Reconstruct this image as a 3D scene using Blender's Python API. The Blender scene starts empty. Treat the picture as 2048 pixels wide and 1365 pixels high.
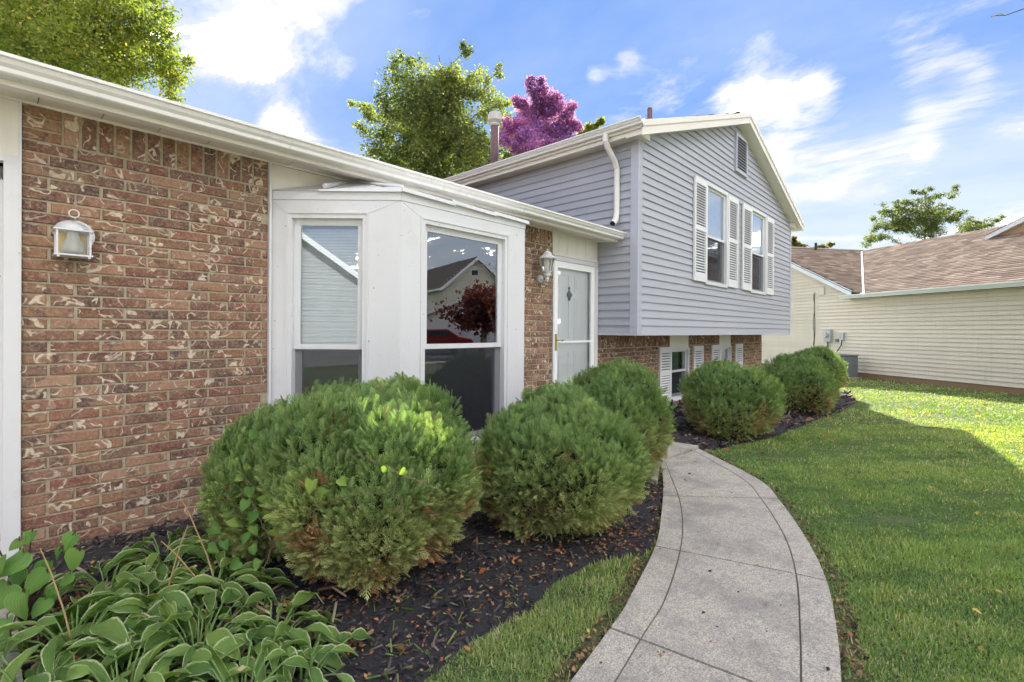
import bpy, math, random
import numpy as np
from mathutils import Vector, Matrix
random.seed(7)
rng = np.random.default_rng(7)
R = math.radians
scene = bpy.context.scene
col = scene.collection

# ------------------------------------------------------------------ camera
HC = 1.42                                   # eye height
FPX = 980.0                                 # focal length in pixels of a 2048 wide picture
YAW = R(43.2); PITCH = 0.004; ROLL = 0.007
CX, CY = 1024.0, 682.5 - 18.0
_f0 = Vector((math.cos(YAW), math.sin(YAW), 0)); _r0 = Vector((math.sin(YAW), -math.cos(YAW), 0)); _u0 = Vector((0, 0, 1))
_f = _f0 * math.cos(PITCH) - _u0 * math.sin(PITCH)
_u1 = _u0 * math.cos(PITCH) + _f0 * math.sin(PITCH)
_r = _r0 * math.cos(ROLL) + _u1 * math.sin(ROLL)
_u = _u1 * math.cos(ROLL) - _r0 * math.sin(ROLL)
cam_d = bpy.data.cameras.new('camera'); cam = bpy.data.objects.new('camera', cam_d); col.objects.link(cam)
cam_d.sensor_width = 36; cam_d.lens = FPX / 2048 * 36
cam_d.shift_y = -18.0 / 2048
cam_d.clip_start = 0.05; cam_d.clip_end = 2000
cam.matrix_world = Matrix(((_r.x, _u.x, -_f.x, 0), (_r.y, _u.y, -_f.y, 0), (_r.z, _u.z, -_f.z, HC), (0, 0, 0, 1)))
scene.camera = cam

def ray(px, py):
    a = (px - CX) / FPX; b = (CY - py) / FPX
    return _f + _r * a + _u * b
def G(px, py, z=0.0):
    d = ray(px, py); t = (z - HC) / d.z
    return (d.x * t, d.y * t)

# ------------------------------------------------------------------ sky and sun
SUN_AZ = R(31.5); SUN_EL = R(34.6)          # azimuth counted from +X towards +Y
w = bpy.data.worlds.new('World'); scene.world = w; w.use_nodes = True
nt = w.node_tree; nt.nodes.clear()
def N(nt, t, **kw):
    n = nt.nodes.new(t)
    for k, v in kw.items():
        if k in ('operation', 'blend_type', 'data_type', 'noise_dimensions', 'feature', 'sky_type', 'attribute_name', 'mode', 'distance', 'wave_type', 'bands_direction', 'clamp', 'use_clamp', 'interpolation_type', 'wave_profile', 'coord'):
            setattr(n, k, v)
        else:
            n.inputs[k].default_value = v
    return n
def ramp(nt, stops, interp='LINEAR'):
    n = nt.nodes.new('ShaderNodeValToRGB'); cr = n.color_ramp; cr.interpolation = interp
    while len(cr.elements) < len(stops): cr.elements.new(0.5)
    for e, (p, c) in zip(cr.elements, stops):
        e.position = p; e.color = (c, c, c, 1) if not hasattr(c, '__len__') else tuple(c) + (1,) * (4 - len(c))
    return n
sky = N(nt, 'ShaderNodeTexSky', sky_type='NISHITA'); sky.sun_disc = False
sky.sun_elevation = SUN_EL; sky.sun_rotation = R(90) - SUN_AZ
sky.air_density = 1.0; sky.dust_density = 0.0; sky.ozone_density = 3.0; sky.altitude = 200
tc = nt.nodes.new('ShaderNodeTexCoord'); L = nt.links
sep = nt.nodes.new('ShaderNodeSeparateXYZ'); L.new(tc.outputs['Generated'], sep.inputs[0])
zc = N(nt, 'ShaderNodeMath', operation='MAXIMUM'); L.new(sep.outputs['Z'], zc.inputs[0]); zc.inputs[1].default_value = 0.0
zd = N(nt, 'ShaderNodeMath', operation='ADD'); L.new(zc.outputs[0], zd.inputs[0]); zd.inputs[1].default_value = 0.22
inv = N(nt, 'ShaderNodeMath', operation='DIVIDE'); inv.inputs[0].default_value = 1.0; L.new(zd.outputs[0], inv.inputs[1])
st = nt.nodes.new('ShaderNodeMapping'); st.inputs['Scale'].default_value = (1.0, 0.6, 1.0); L.new(tc.outputs['Generated'], st.inputs[0])
pl = N(nt, 'ShaderNodeVectorMath', operation='SCALE'); L.new(st.outputs[0], pl.inputs[0]); L.new(inv.outputs[0], pl.inputs['Scale'])
n1 = N(nt, 'ShaderNodeTexNoise', Scale=2.5, Detail=13.0, Roughness=0.64, Distortion=0.35); L.new(pl.outputs[0], n1.inputs['Vector'])
ofs = N(nt, 'ShaderNodeMath', operation='MULTIPLY_ADD'); L.new(n1.outputs['Fac'], ofs.inputs[0]); ofs.inputs[1].default_value = 1.3; ofs.inputs[2].default_value = -0.118; acc = ofs.outputs[0]
# cloud banks: (pixel it is seen at, angular radius, weight)
banks = [(430, 40, .10, .12), (540, 60, .10, .10), (620, 110, .09, .13), (700, 140, .05, .12), (500, 140, .06, .08), (560, 265, .055, .24), (1490, 165, .065, .14), (1525, 95, .03, .16), (1590, 215, .045, .13), (1655, 180, .03, .16), (1255, 110, .035, .22), (1185, 150, .03, .20), (1335, 160, .05, .16),
         (1850, 132, .04, .17), (1930, 122, .035, .16), (1860, 222, .035, .15), (1950, 185, .035, .17), (1780, 400, .08, .08), (1540, 315, .03, .18), (1855, 300, .02, .16), (2040, 260, .03, .14), (850, 20, .045, .12), (1000, 100, .16, -.20), (880, 200, .2, -.10),
         (1180, 50, .14, -.18), (1720, 60, .12, -.16), (1700, 120, .05, -.10), (1380, 50, .12, -.10), (720, 290, .10, -.14), (1720, 310, .10, -.14), (1950, 280, .06, -.16), (2020, 60, .12, -.14), (400, 230, .06, -.16), (760, 40, .04, -.14), (1440, 290, .06, -.1), (300, 60, .12, -.08), (1900, 165, .03, -.10), (2000, 400, .12, -.06)]
for (bx, by, br, bw) in banks:
    d = ray(bx, by).normalized()
    ds = N(nt, 'ShaderNodeVectorMath', operation='DISTANCE'); L.new(tc.outputs['Generated'], ds.inputs[0]); ds.inputs[1].default_value = d
    mr = N(nt, 'ShaderNodeMapRange', interpolation_type='SMOOTHSTEP'); L.new(ds.outputs['Value'], mr.inputs['Value'])
    mr.inputs['From Min'].default_value = br * 1.5; mr.inputs['From Max'].default_value = 0.0; mr.inputs['To Min'].default_value = 0.0; mr.inputs['To Max'].default_value = bw
    ad = N(nt, 'ShaderNodeMath', operation='ADD'); L.new(acc, ad.inputs[0]); L.new(mr.outputs[0], ad.inputs[1]); acc = ad.outputs[0]
# thin veil of high cloud, thicker towards the horizon
n2 = N(nt, 'ShaderNodeTexNoise', Scale=0.9, Detail=6.0, Roughness=0.62); L.new(pl.outputs[0], n2.inputs['Vector'])
hz = N(nt, 'ShaderNodeMapRange', interpolation_type='SMOOTHSTEP'); L.new(sep.outputs['Z'], hz.inputs['Value']); hz.inputs['From Min'].default_value = 0.40; hz.inputs['From Max'].default_value = 0.02; hz.inputs['To Min'].default_value = 0.0; hz.inputs['To Max'].default_value = 0.72
vl = ramp(nt, [(0.36, 0.08), (0.70, 0.62)]); L.new(n2.outputs['Fac'], vl.inputs[0])
va = N(nt, 'ShaderNodeMath', operation='ADD', use_clamp=True); L.new(vl.outputs[0], va.inputs[0]); L.new(hz.outputs[0], va.inputs[1])
tint = N(nt, 'ShaderNodeMix', data_type='RGBA', blend_type='MULTIPLY'); tint.inputs['Factor'].default_value = 1.0
L.new(sky.outputs[0], tint.inputs['A']); tint.inputs['B'].default_value = (0.26, 0.34, 0.46, 1)
blu = N(nt, 'ShaderNodeMix', data_type='RGBA'); blu.inputs['Factor'].default_value = 0.72; L.new(tint.outputs['Result'], blu.inputs['A']); blu.inputs['B'].default_value = (0.46, 1.05, 2.55, 1)
mx0 = N(nt, 'ShaderNodeMix', data_type='RGBA'); L.new(va.outputs[0], mx0.inputs['Factor']); L.new(blu.outputs['Result'], mx0.inputs['A']); mx0.inputs['B'].default_value = (2.25, 2.55, 3.0, 1)
ma_ = ramp(nt, [(0.0, 0), (0.485, 0.0), (0.54, 0.22), (0.60, 0.65), (0.67, 1.0)]); L.new(acc, ma_.inputs[0])
n3 = N(nt, 'ShaderNodeTexNoise', Scale=4.0, Detail=6.0, Roughness=0.6); L.new(pl.outputs[0], n3.inputs['Vector'])
cc = ramp(nt, [(0.35, (2.35, 2.45, 2.80)), (0.6, (2.95, 2.95, 3.0))]); L.new(n3.outputs['Fac'], cc.inputs[0])
mx = N(nt, 'ShaderNodeMix', data_type='RGBA'); L.new(ma_.outputs[0], mx.inputs['Factor']); L.new(mx0.outputs['Result'], mx.inputs['A']); L.new(cc.outputs[0], mx.inputs['B'])
CORE = 215.0  # extra brightness added to the cloud cores to lift the shaded parts
mb_ = ramp(nt, [(0.0, 0), (0.64, 0.0), (0.71, .30), (0.80, 1.0)]); L.new(acc, mb_.inputs[0])
co_ = N(nt, 'ShaderNodeMix', data_type='RGBA', blend_type='ADD'); L.new(mb_.outputs[0], co_.inputs['Factor']); L.new(mx.outputs['Result'], co_.inputs['A']); co_.inputs['B'].default_value = (CORE, CORE * .93, CORE * .80, 1)
mx = co_
bg = nt.nodes.new('ShaderNodeBackground'); bg.inputs['Strength'].default_value = 0.073; L.new(mx.outputs['Result'], bg.inputs['Color'])
wo = nt.nodes.new('ShaderNodeOutputWorld'); L.new(bg.outputs[0], wo.inputs['Surface'])

sd = bpy.data.lights.new('sun', 'SUN'); sd.energy = 3.2; sd.angle = R(0.55); sd.color = (1.0, 0.95, 0.86)
so = bpy.data.objects.new('sun', sd); col.objects.link(so)
sdir = Vector((math.cos(SUN_EL) * math.cos(SUN_AZ), math.cos(SUN_EL) * math.sin(SUN_AZ), math.sin(SUN_EL)))
so.rotation_euler = sdir.to_track_quat('Z', 'Y').to_euler(); so.location = sdir * 60
scene.view_settings.view_transform = 'Standard'; scene.view_settings.look = 'None'
scene.view_settings.gamma = 1.0; scene.view_settings.exposure = 2.36; scene.view_settings.use_curve_mapping = False
scene.render.engine = 'CYCLES'; scene.cycles.max_bounces = 8; scene.cycles.transparent_max_bounces = 12
scene.cycles.sample_clamp_indirect = 8.0

# ------------------------------------------------------------------ materials
def new_mat(name):
    m = bpy.data.materials.new(name); m.use_nodes = True; t = m.node_tree; t.nodes.clear()
    o = t.nodes.new('ShaderNodeOutputMaterial'); b = t.nodes.new('ShaderNodeBsdfPrincipled'); t.links.new(b.outputs[0], o.inputs['Surface'])
    return m, t, b, o
def vec(t, mode='Object', scale=None, rnd=False):
    c = t.nodes.new('ShaderNodeTexCoord'); v = c.outputs[mode]
    if rnd:
        oi = t.nodes.new('ShaderNodeObjectInfo'); s = N(t, 'ShaderNodeMath', operation='MULTIPLY'); t.links.new(oi.outputs['Random'], s.inputs[0]); s.inputs[1].default_value = 77.0
        a = N(t, 'ShaderNodeVectorMath', operation='ADD'); t.links.new(v, a.inputs[0]); t.links.new(s.outputs[0], a.inputs[1]); v = a.outputs[0]
    if scale:
        mp = t.nodes.new('ShaderNodeMapping'); mp.inputs['Scale'].default_value = scale; t.links.new(v, mp.inputs[0]); v = mp.outputs[0]
    return v
def mixc(t, f, a, b, bt='MIX'):
    m = N(t, 'ShaderNodeMix', data_type='RGBA', blend_type=bt)
    for s, k in ((f, 'Factor'), (a, 'A'), (b, 'B')):
        if hasattr(s, 'is_linked'): t.links.new(s, m.inputs[k])
        elif k == 'Factor': m.inputs[k].default_value = s
        else: m.inputs[k].default_value = tuple(s) + (1,) * (4 - len(s))
    return m.outputs['Result']
def noise(t, v, sc, det=4, ro=.55, dist=0.0):
    n = N(t, 'ShaderNodeTexNoise', Scale=sc, Detail=det, Roughness=ro, Distortion=dist); t.links.new(v, n.inputs['Vector']); return n.outputs['Fac']
def rp(t, f, stops):
    r_ = ramp(t, stops); t.links.new(f, r_.inputs[0]); return r_.outputs[0]
def bump(t, b, h, st, dist=.01):
    n = t.nodes.new('ShaderNodeBump'); n.inputs['Strength'].default_value = st; n.inputs['Distance'].default_value = dist
    t.links.new(h, n.inputs['Height']); t.links.new(n.outputs[0], b.inputs['Normal'])
def paint(name, c, rough=.45, dirt=(.45, .40, .32), amount=.18, spec=.4, streak=True, specks=0.0):
    m, t, b, o = new_mat(name); v = vec(t, 'Object')
    n = noise(t, v, 1.4, 6, .6)
    base = mixc(t, rp(t, n, [(.35, 0), (.75, amount)]), c, tuple(c[i] * .6 + dirt[i] * .4 for i in range(3)))
    if streak:
        vs = vec(t, 'Object', (14, 14, .9)); base = mixc(t, rp(t, noise(t, vs, 1.5, 5), [(.55, 0), (.8, amount * .9)]), base, dirt)
    if specks:
        base = mixc(t, rp(t, noise(t, v, 34, 2), [(.73, 0), (.755, min(1, specks * 3))]), base, (.16, .11, .07))
        base = mixc(t, rp(t, noise(t, v, 3.0, 7, .75), [(.56, 0), (.74, .35)]), base, (.50, .46, .38))
    t.links.new(base, b.inputs['Base Color']); b.inputs['Roughness'].default_value = rough; b.inputs['Specular IOR Level'].default_value = spec
    bump(t, b, noise(t, v, 6, 3), .08, .01)
    return m
def vary(m, k):
    t = m.node_tree; b = next(n for n in t.nodes if n.type == 'BSDF_PRINCIPLED'); l = b.inputs['Base Color'].links[0]; src = l.from_socket
    oi = t.nodes.new('ShaderNodeObjectInfo'); t.links.new(mixc(t, rp(t, oi.outputs['Random'], [(0, 0), (1, k)]), src, (.62, .60, .58), 'MULTIPLY'), b.inputs['Base Color'])
def flat(name, c, rough=.6, metal=0.0):
    m, t, b, o = new_mat(name); v = vec(t, 'Object')
    base = mixc(t, rp(t, noise(t, v, 9, 4), [(.3, 0), (.8, .5)]), c, tuple(x * .72 for x in c))
    t.links.new(base, b.inputs['Base Color']); b.inputs['Roughness'].default_value = rough; b.inputs['Metallic'].default_value = metal
    return m
M = {}
M['white'] = paint('white_painted_trim', (.66, .66, .68), .38, (.50, .46, .36), .15, .4, True, .25)
M['cream'] = paint('cream_aluminium', (.78, .74, .68), .5, (.42, .38, .29), .22)
M['soffit'] = paint('vented_soffit_white', (.74, .69, .62), .55, (.35, .32, .27), .22, streak=False)
M['gutter'] = paint('weathered_gutter_white', (.78, .765, .75), .38, (.30, .26, .20), .30)
M['siding'] = paint('grey_blue_vinyl_siding', (.425, .435, .49), .5, (.30, .30, .33), .22, .35)
vary(M['siding'], .22)
M['post'] = paint('grey_blue_corner_vinyl', (.47, .48, .55), .45, (.34, .34, .38), .12, .35)
M['tan'] = paint('cream_vinyl_siding', (.66, .61, .51), .5, (.34, .32, .29), .42, .35)
vary(M['tan'], .2)
M['shutter'] = paint('white_shutter_plastic', (.72, .72, .73), .5, (.5, .47, .4), .12)
M['door'] = paint('white_door_paint', (.86, .86, .86), .4, (.5, .48, .44), .05)
M['brass'] = flat('aged_brass', (.60, .42, .14), .3, 1.0)
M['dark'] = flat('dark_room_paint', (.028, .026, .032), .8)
M['black'] = flat('black_rubber', (.02, .02, .022), .6)
M['screen'] = flat('insect_screen', (.035, .035, .045), .7)
M['blind'] = flat('white_blind_slat', (.88, .89, .90), .5)
M['curtain'] = flat('pale_green_curtain', (.25, .36, .34), .9)
M['knocker'] = flat('pewter', (.25, .25, .27), .4, .8)
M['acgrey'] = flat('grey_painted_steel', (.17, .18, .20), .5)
M['metergrey'] = flat('light_grey_steel', (.42, .46, .48), .45)
M['redcar'] = flat('red_car_paint', (.20, .010, .014), .2)
M['bulb'] = flat('frosted_bulb_glass', (.72, .70, .60), .3)
M['amber'] = flat('amber_lantern_backing', (.75, .55, .14), .5)
M['galv'] = paint('galvanised_flue_cap', (.50, .48, .46), .45, (.25, .20, .16), .4)

def mat_rust():
    m, t, b, o = new_mat('rusted_flue_pipe'); v = vec(t, 'Object', (3, 3, .6))
    c = rp(t, noise(t, v, 6, 6, .7), [(.3, (.07, .035, .04)), (.5, (.14, .085, .10)), (.62, (.11, .04, .035)), (.8, (.20, .15, .16))])
    t.links.new(c, b.inputs['Base Color']); b.inputs['Roughness'].default_value = .7; return m
M['rust'] = mat_rust()
def mat_glass():
    m = bpy.data.materials.new('window_glass'); m.use_nodes = True; t = m.node_tree; t.nodes.clear()
    o = t.nodes.new('ShaderNodeOutputMaterial'); tr = t.nodes.new('ShaderNodeBsdfTransparent'); gl = t.nodes.new('ShaderNodeBsdfGlossy'); mx = t.nodes.new('ShaderNodeMixShader')
    tr.inputs['Color'].default_value = (.92, .95, .95, 1); gl.inputs['Roughness'].default_value = 0.0; gl.inputs['Color'].default_value = (.86, .94, 1, 1)
    lw = N(t, 'ShaderNodeFresnel', IOR=1.5); ma = N(t, 'ShaderNodeMath', operation='MULTIPLY_ADD', use_clamp=True); t.links.new(lw.outputs[0], ma.inputs[0]); ma.inputs[1].default_value = 2.0; ma.inputs[2].default_value = .20
    v = vec(t, 'Object'); bp = t.nodes.new('ShaderNodeBump'); bp.inputs['Strength'].default_value = .012; bp.inputs['Distance'].default_value = .02
    t.links.new(noise(t, v, 2.2, 2), bp.inputs['Height']); t.links.new(bp.outputs[0], gl.inputs['Normal'])
    t.links.new(ma.outputs[0], mx.inputs[0]); t.links.new(tr.outputs[0], mx.inputs[1]); t.links.new(gl.outputs[0], mx.inputs[2]); t.links.new(mx.outputs[0], o.inputs['Surface']); return m
M['glass'] = mat_glass()
M['clear'] = mat_glass(); M['clear'].name = 'thin_clear_glass'
for n_ in M['clear'].node_tree.nodes:
    if n_.type == 'MATH': n_.inputs[1].default_value = 1.1; n_.inputs[2].default_value = .03
    if n_.type == 'BSDF_TRANSPARENT': n_.inputs[0].default_value = (1, 1, 1, 1)
def mat_brick(island=False):
    m, t, b, o = new_mat('old_red_brick' + ('_far' if island else '')); c = t.nodes.new('ShaderNodeTexCoord')
    if island:
        g = t.nodes.new('ShaderNodeNewGeometry'); rnd = g.outputs['Random Per Island']
    else:
        g = t.nodes.new('ShaderNodeObjectInfo'); rnd = g.outputs['Random']
    s = N(t, 'ShaderNodeMath', operation='MULTIPLY'); t.links.new(rnd, s.inputs[0]); s.inputs[1].default_value = 91.0
    a = N(t, 'ShaderNodeVectorMath', operation='ADD'); t.links.new(c.outputs['Object'], a.inputs[0]); t.links.new(s.outputs[0], a.inputs[1]); v = a.outputs[0]
    tone = rp(t, rnd, [(0, (.12, .050, .036)), (.15, (.22, .108, .066)), (.3, (.29, .165, .095)), (.42, (.10, .052, .044)), (.55, (.19, .070, .050)), (.66, (.32, .190, .130)), (.76, (.075, .048, .046)), (.86, (.155, .082, .058)), (.93, (.36, .225, .150)), (1, (.22, .086, .064))])
    base = mixc(t, rp(t, noise(t, v, 7, 5, .65), [(.38, 0), (.7, .6)]), tone, (.29, .165, .10))
    base = mixc(t, rp(t, noise(t, v, 5.5, 5, .7, .6), [(.52, 0), (.62, .85)]), base, (.085, .055, .055))          # fired dark blotches
    base = mixc(t, rp(t, noise(t, v, 60, 3, .7), [(.45, 0), (.75, .6)]), base, (.50, .35, .26))
    base = mixc(t, rp(t, noise(t, v, 25, 5, .8), [(.55, 0), (.68, .5)]), base, (.12, .07, .06))
    # curved lime smears: thin contour bands of a smooth noise, cut up by a second one
    def smear(sc, lo, hi, msc, th):
        f = noise(t, v, sc, 1.2, .5, .5); band = rp(t, f, [(lo - .014, 0), (lo, 1), (hi, 1), (hi + .014, 0)])
        k = rp(t, noise(t, v, msc, 2), [(th, 0), (th + .03, 1)])
        mm = N(t, 'ShaderNodeMath', operation='MULTIPLY'); t.links.new(band, mm.inputs[0]); t.links.new(k, mm.inputs[1]); return mm.outputs[0]
    s1 = smear(8.0, .482, .504, 9, .47); s2 = smear(11.0, .60, .67, 8, .51)
    mxx = N(t, 'ShaderNodeMath', operation='MAXIMUM'); t.links.new(s1, mxx.inputs[0]); t.links.new(s2, mxx.inputs[1])
    pb = rp(t, noise(t, v, 2.2, 2), [(.36, .25), (.48, 1)]); m2 = N(t, 'ShaderNodeMath', operation='MULTIPLY'); t.links.new(mxx.outputs[0], m2.inputs[0]); t.links.new(pb, m2.inputs[1])
    gr = N(t, 'ShaderNodeMath', operation='MULTIPLY'); t.links.new(m2.outputs[0], gr.inputs[0]); t.links.new(rp(t, noise(t, v, 60, 4, .7), [(.30, .3), (.52, 1.0)]), gr.inputs[1])
    base = mixc(t, gr.outputs[0], base, (.60, .50, .39))
    t.links.new(base, b.inputs['Base Color']); b.inputs['Roughness'].default_value = .88; b.inputs['Specular IOR Level'].default_value = .2
    hh = N(t, 'ShaderNodeMath', operation='ADD'); t.links.new(noise(t, v, 45, 5, .7), hh.inputs[0]); t.links.new(mxx.outputs[0], hh.inputs[1])
    bump(t, b, hh.outputs[0], .5, .004); return m
M['brick'] = mat_brick(); M['brickfar'] = mat_brick(True)
def mat_mortar():
    m, t, b, o = new_mat('sandy_mortar'); v = vec(t, 'Object')
    c = rp(t, noise(t, v, 30, 6, .7), [(.25, (.27, .225, .16)), (.55, (.41, .35, .25)), (.8, (.52, .45, .34))])
    t.links.new(c, b.inputs['Base Color']); b.inputs['Roughness'].default_value = .95; bump(t, b, noise(t, v, 120, 4, .7), .7, .004); return m
M['mortar'] = mat_mortar()
def mat_concrete():
    m, t, b, o = new_mat('weathered_concrete'); v = vec(t, 'Object')
    fine = rp(t, noise(t, v, 120, 5, .95), [(.40, (.18, .155, .125)), (.475, (.45, .395, .325)), (.57, (.74, .665, .56))])
    fine = mixc(t, rp(t, noise(t, v, 42, 6, .85), [(.50, 0), (.60, .5)]), fine, (.19, .17, .15))
    blot = mixc(t, rp(t, noise(t, v, 3.2, 7, .68), [(.46, 0), (.66, .7)]), fine, (.24, .22, .20))
    blot = mixc(t, rp(t, noise(t, vec(t, 'Object', (1, 1, 1)), 14, 6, .7), [(.52, 0), (.8, .55)]), blot, (.16, .16, .16))
    moss = mixc(t, rp(t, noise(t, v, 2.1, 6, .7), [(.60, 0), (.74, .28)]), blot, (.22, .25, .14))
    oi = t.nodes.new('ShaderNodeObjectInfo'); moss = mixc(t, rp(t, oi.outputs['Random'], [(0, 0), (1, .22)]), moss, (.30, .26, .22)); moss = mixc(t, rp(t, noise(t, vec(t, 'Object', (1, 3, 1)), 5, 7, .8, .4), [(.58, 0), (.68, .55)]), moss, (.11, .10, .09)); t.links.new(moss, b.inputs['Base Color']); b.inputs['Roughness'].default_value = .92; b.inputs['Specular IOR Level'].default_value = .25
    bump(t, b, noise(t, v, 200, 4, .8), .6, .004); return m
M['concrete'] = mat_concrete()
def mat_soil():
    m, t, b, o = new_mat('lawn_soil'); v = vec(t, 'Object')
    c = rp(t, noise(t, v, 22, 6, .7), [(.3, (.07, .085, .035)), (.5, (.12, .15, .05)), (.75, (.20, .19, .09))])
    t.links.new(c, b.inputs['Base Color']); b.inputs['Roughness'].default_value = 1.0; bump(t, b, noise(t, v, 60, 4, .7), 1.0, .02); return m
M['soil'] = mat_soil()
def mat_mulchbase():
    m, t, b, o = new_mat('dark_mulch_bed'); v = vec(t, 'Object', (1, 1, 1))
    c = rp(t, noise(t, v, 60, 6, .75), [(.3, (.02, .018, .022)), (.6, (.05, .045, .05)), (.85, (.12, .10, .09))])
    t.links.new(c, b.inputs['Base Color']); b.inputs['Roughness'].default_value = .95; bump(t, b, noise(t, v, 70, 5, .8), 1.0, .02); return m
M['mulchbase'] = mat_mulchbase()
def mat_attr(name, rough=.8, trans=0.0, spec=.2, jitter=.0, tmul=(1.2, 1.3, .5)):
    m, t, b, o = new_mat(name); at = N(t, 'ShaderNodeVertexColor'); at.layer_name = 'Col'; c = at.outputs['Color']
    if jitter:
        v = vec(t, 'Object'); c = mixc(t, rp(t, noise(t, v, 40, 3), [(.3, 0), (.7, jitter)]), c, (.02, .02, .01))
    t.links.new(c, b.inputs['Base Color']); b.inputs['Roughness'].default_value = rough; b.inputs['Specular IOR Level'].default_value = spec
    if trans:
        tr = t.nodes.new('ShaderNodeBsdfTranslucent'); mm = mixc(t, 1.0, c, tmul, 'MULTIPLY'); t.links.new(mm, tr.inputs['Color'])
        mx = t.nodes.new('ShaderNodeMixShader'); mx.inputs[0].default_value = trans; t.links.new(b.outputs[0], mx.inputs[1]); t.links.new(tr.outputs[0], mx.inputs[2]); t.links.new(mx.outputs[0], o.inputs['Surface'])
    return m
M['foliage'] = mat_attr('bush_scale_leaves', .6, .34, .3, 0, (1.1, 1.25, .6))
M['treeleaf'] = mat_attr('tree_leaves', .55, .58, .35)
M['grass'] = mat_attr('grass_blades', .5, .45, .35, 0, (1.35, 1.3, .35))
M['chips'] = mat_attr('mulch_chips', .9)
M['litter'] = mat_attr('dead_leaves', .7, .15)
M['shingle'] = mat_attr('asphalt_shingles', .95, 0, .15, .25)
def mat_bark():
    m, t, b, o = new_mat('tree_bark'); v = vec(t, 'Object', (1, 1, .3))
    c = rp(t, noise(t, v, 14, 6, .7), [(.3, (.045, .035, .028)), (.7, (.16, .13, .105))])
    t.links.new(c, b.inputs['Base Color']); b.inputs['Roughness'].default_value = .95; bump(t, b, noise(t, v, 20, 4), .8, .02); return m
M['bark'] = mat_bark()
def mat_hosta(name, g1, g2, margin=(.70, .72, .48), mw=.80):
    m, t, b, o = new_mat(name); uv = t.nodes.new('ShaderNodeUVMap'); sp = t.nodes.new('ShaderNodeSeparateXYZ'); t.links.new(uv.outputs[0], sp.inputs[0])
    ab = N(t, 'ShaderNodeMath', operation='ABSOLUTE'); t.links.new(sp.outputs['X'], ab.inputs[0])
    v = vec(t, 'Object', rnd=True); wv = noise(t, v, 30, 3); ad = N(t, 'ShaderNodeMath', operation='MULTIPLY_ADD'); t.links.new(wv, ad.inputs[0]); ad.inputs[1].default_value = .22; t.links.new(ab.outputs[0], ad.inputs[2])
    oi = t.nodes.new('ShaderNodeObjectInfo')
    body = mixc(t, oi.outputs['Random'], g1, g2)
    # veins: ribs run along the blade
    ws = N(t, 'ShaderNodeMath', operation='SINE'); mm = N(t, 'ShaderNodeMath', operation='MULTIPLY'); t.links.new(ab.outputs[0], mm.inputs[0]); mm.inputs[1].default_value = 38.0; t.links.new(mm.outputs[0], ws.inputs[0])
    body = mixc(t, rp(t, ws.outputs[0], [(0, 0), (1, .55)]), body, tuple(x * .55 for x in g1))
    body = mixc(t, rp(t, noise(t, v, 7, 4), [(.5, 0), (.75, .5)]), body, (.20, .26, .06))
    cc_ = mixc(t, rp(t, ad.outputs[0], [(mw + .06, 0), (mw + .14, 1)]), body, margin)
    cc_ = mixc(t, rp(t, noise(t, v, 13, 4), [(.64, 0), (.72, .85)]), cc_, (.25, .14, .06))
    tipn = N(t, 'ShaderNodeMath', operation='MULTIPLY_ADD'); t.links.new(wv, tipn.inputs[0]); tipn.inputs[1].default_value = .5; t.links.new(sp.outputs['Y'], tipn.inputs[2]); tr_ = N(t, 'ShaderNodeMath', operation='MULTIPLY_ADD'); t.links.new(oi.outputs['Random'], tr_.inputs[0]); tr_.inputs[1].default_value = .35; t.links.new(tipn.outputs[0], tr_.inputs[2])
    cc_ = mixc(t, rp(t, tr_.outputs[0], [(.0, 0), (1, 0)]) if mw > 2 else rp(t, tr_.outputs[0], [(.985, 0), (1.0, .0)]), cc_, (.35, .24, .10))
    yel = N(t, 'ShaderNodeMath', operation='MULTIPLY'); t.links.new(oi.outputs['Random'], yel.inputs[0]); yel.inputs[1].default_value = 7.31; fr2 = N(t, 'ShaderNodeMath', operation='FRACT'); t.links.new(yel.outputs[0], fr2.inputs[0]); cc_ = mixc(t, rp(t, fr2.outputs[0], [(.0, .45), (.25, 0), (.8, 0), (1, .5)]), cc_, (.30, .40, .09))
    t.links.new(cc_, b.inputs['Base Color']); b.inputs['Roughness'].default_value = .42; b.inputs['Specular IOR Level'].default_value = .4
    bump(t, b, ws.outputs[0], .35, .004)
    tr = t.nodes.new('ShaderNodeBsdfTranslucent'); t.links.new(mixc(t, 1.0, cc_, (1.1, 1.3, .5), 'MULTIPLY'), tr.inputs['Color'])
    mx = t.nodes.new('ShaderNodeMixShader'); mx.inputs[0].default_value = .35; t.links.new(b.outputs[0], mx.inputs[1]); t.links.new(tr.outputs[0], mx.inputs[2]); t.links.new(mx.outputs[0], o.inputs['Surface'])
    return m
M['hosta'] = mat_hosta('hosta_leaf', (.105, .22, .05), (.22, .35, .08), (.52, .56, .32), .89)
M['heart'] = mat_hosta('heart_leaf', (.10, .25, .05), (.17, .34, .06), (.12, .28, .04), 3.0)
M['vineleaf'] = mat_hosta('vine_leaf_yellowing', (.18, .33, .06), (.34, .42, .09), (.45, .5, .1), 3.0)
M['vinestem'] = flat('brown_vine_stem', (.20, .14, .085), .8)
M['stalk'] = flat('dry_stalk', (.38, .26, .12), .8)
M['petiole'] = flat('green_petiole', (.14, .24, .06), .6)
M['twig'] = flat('brown_twig', (.07, .045, .03), .9)

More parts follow.
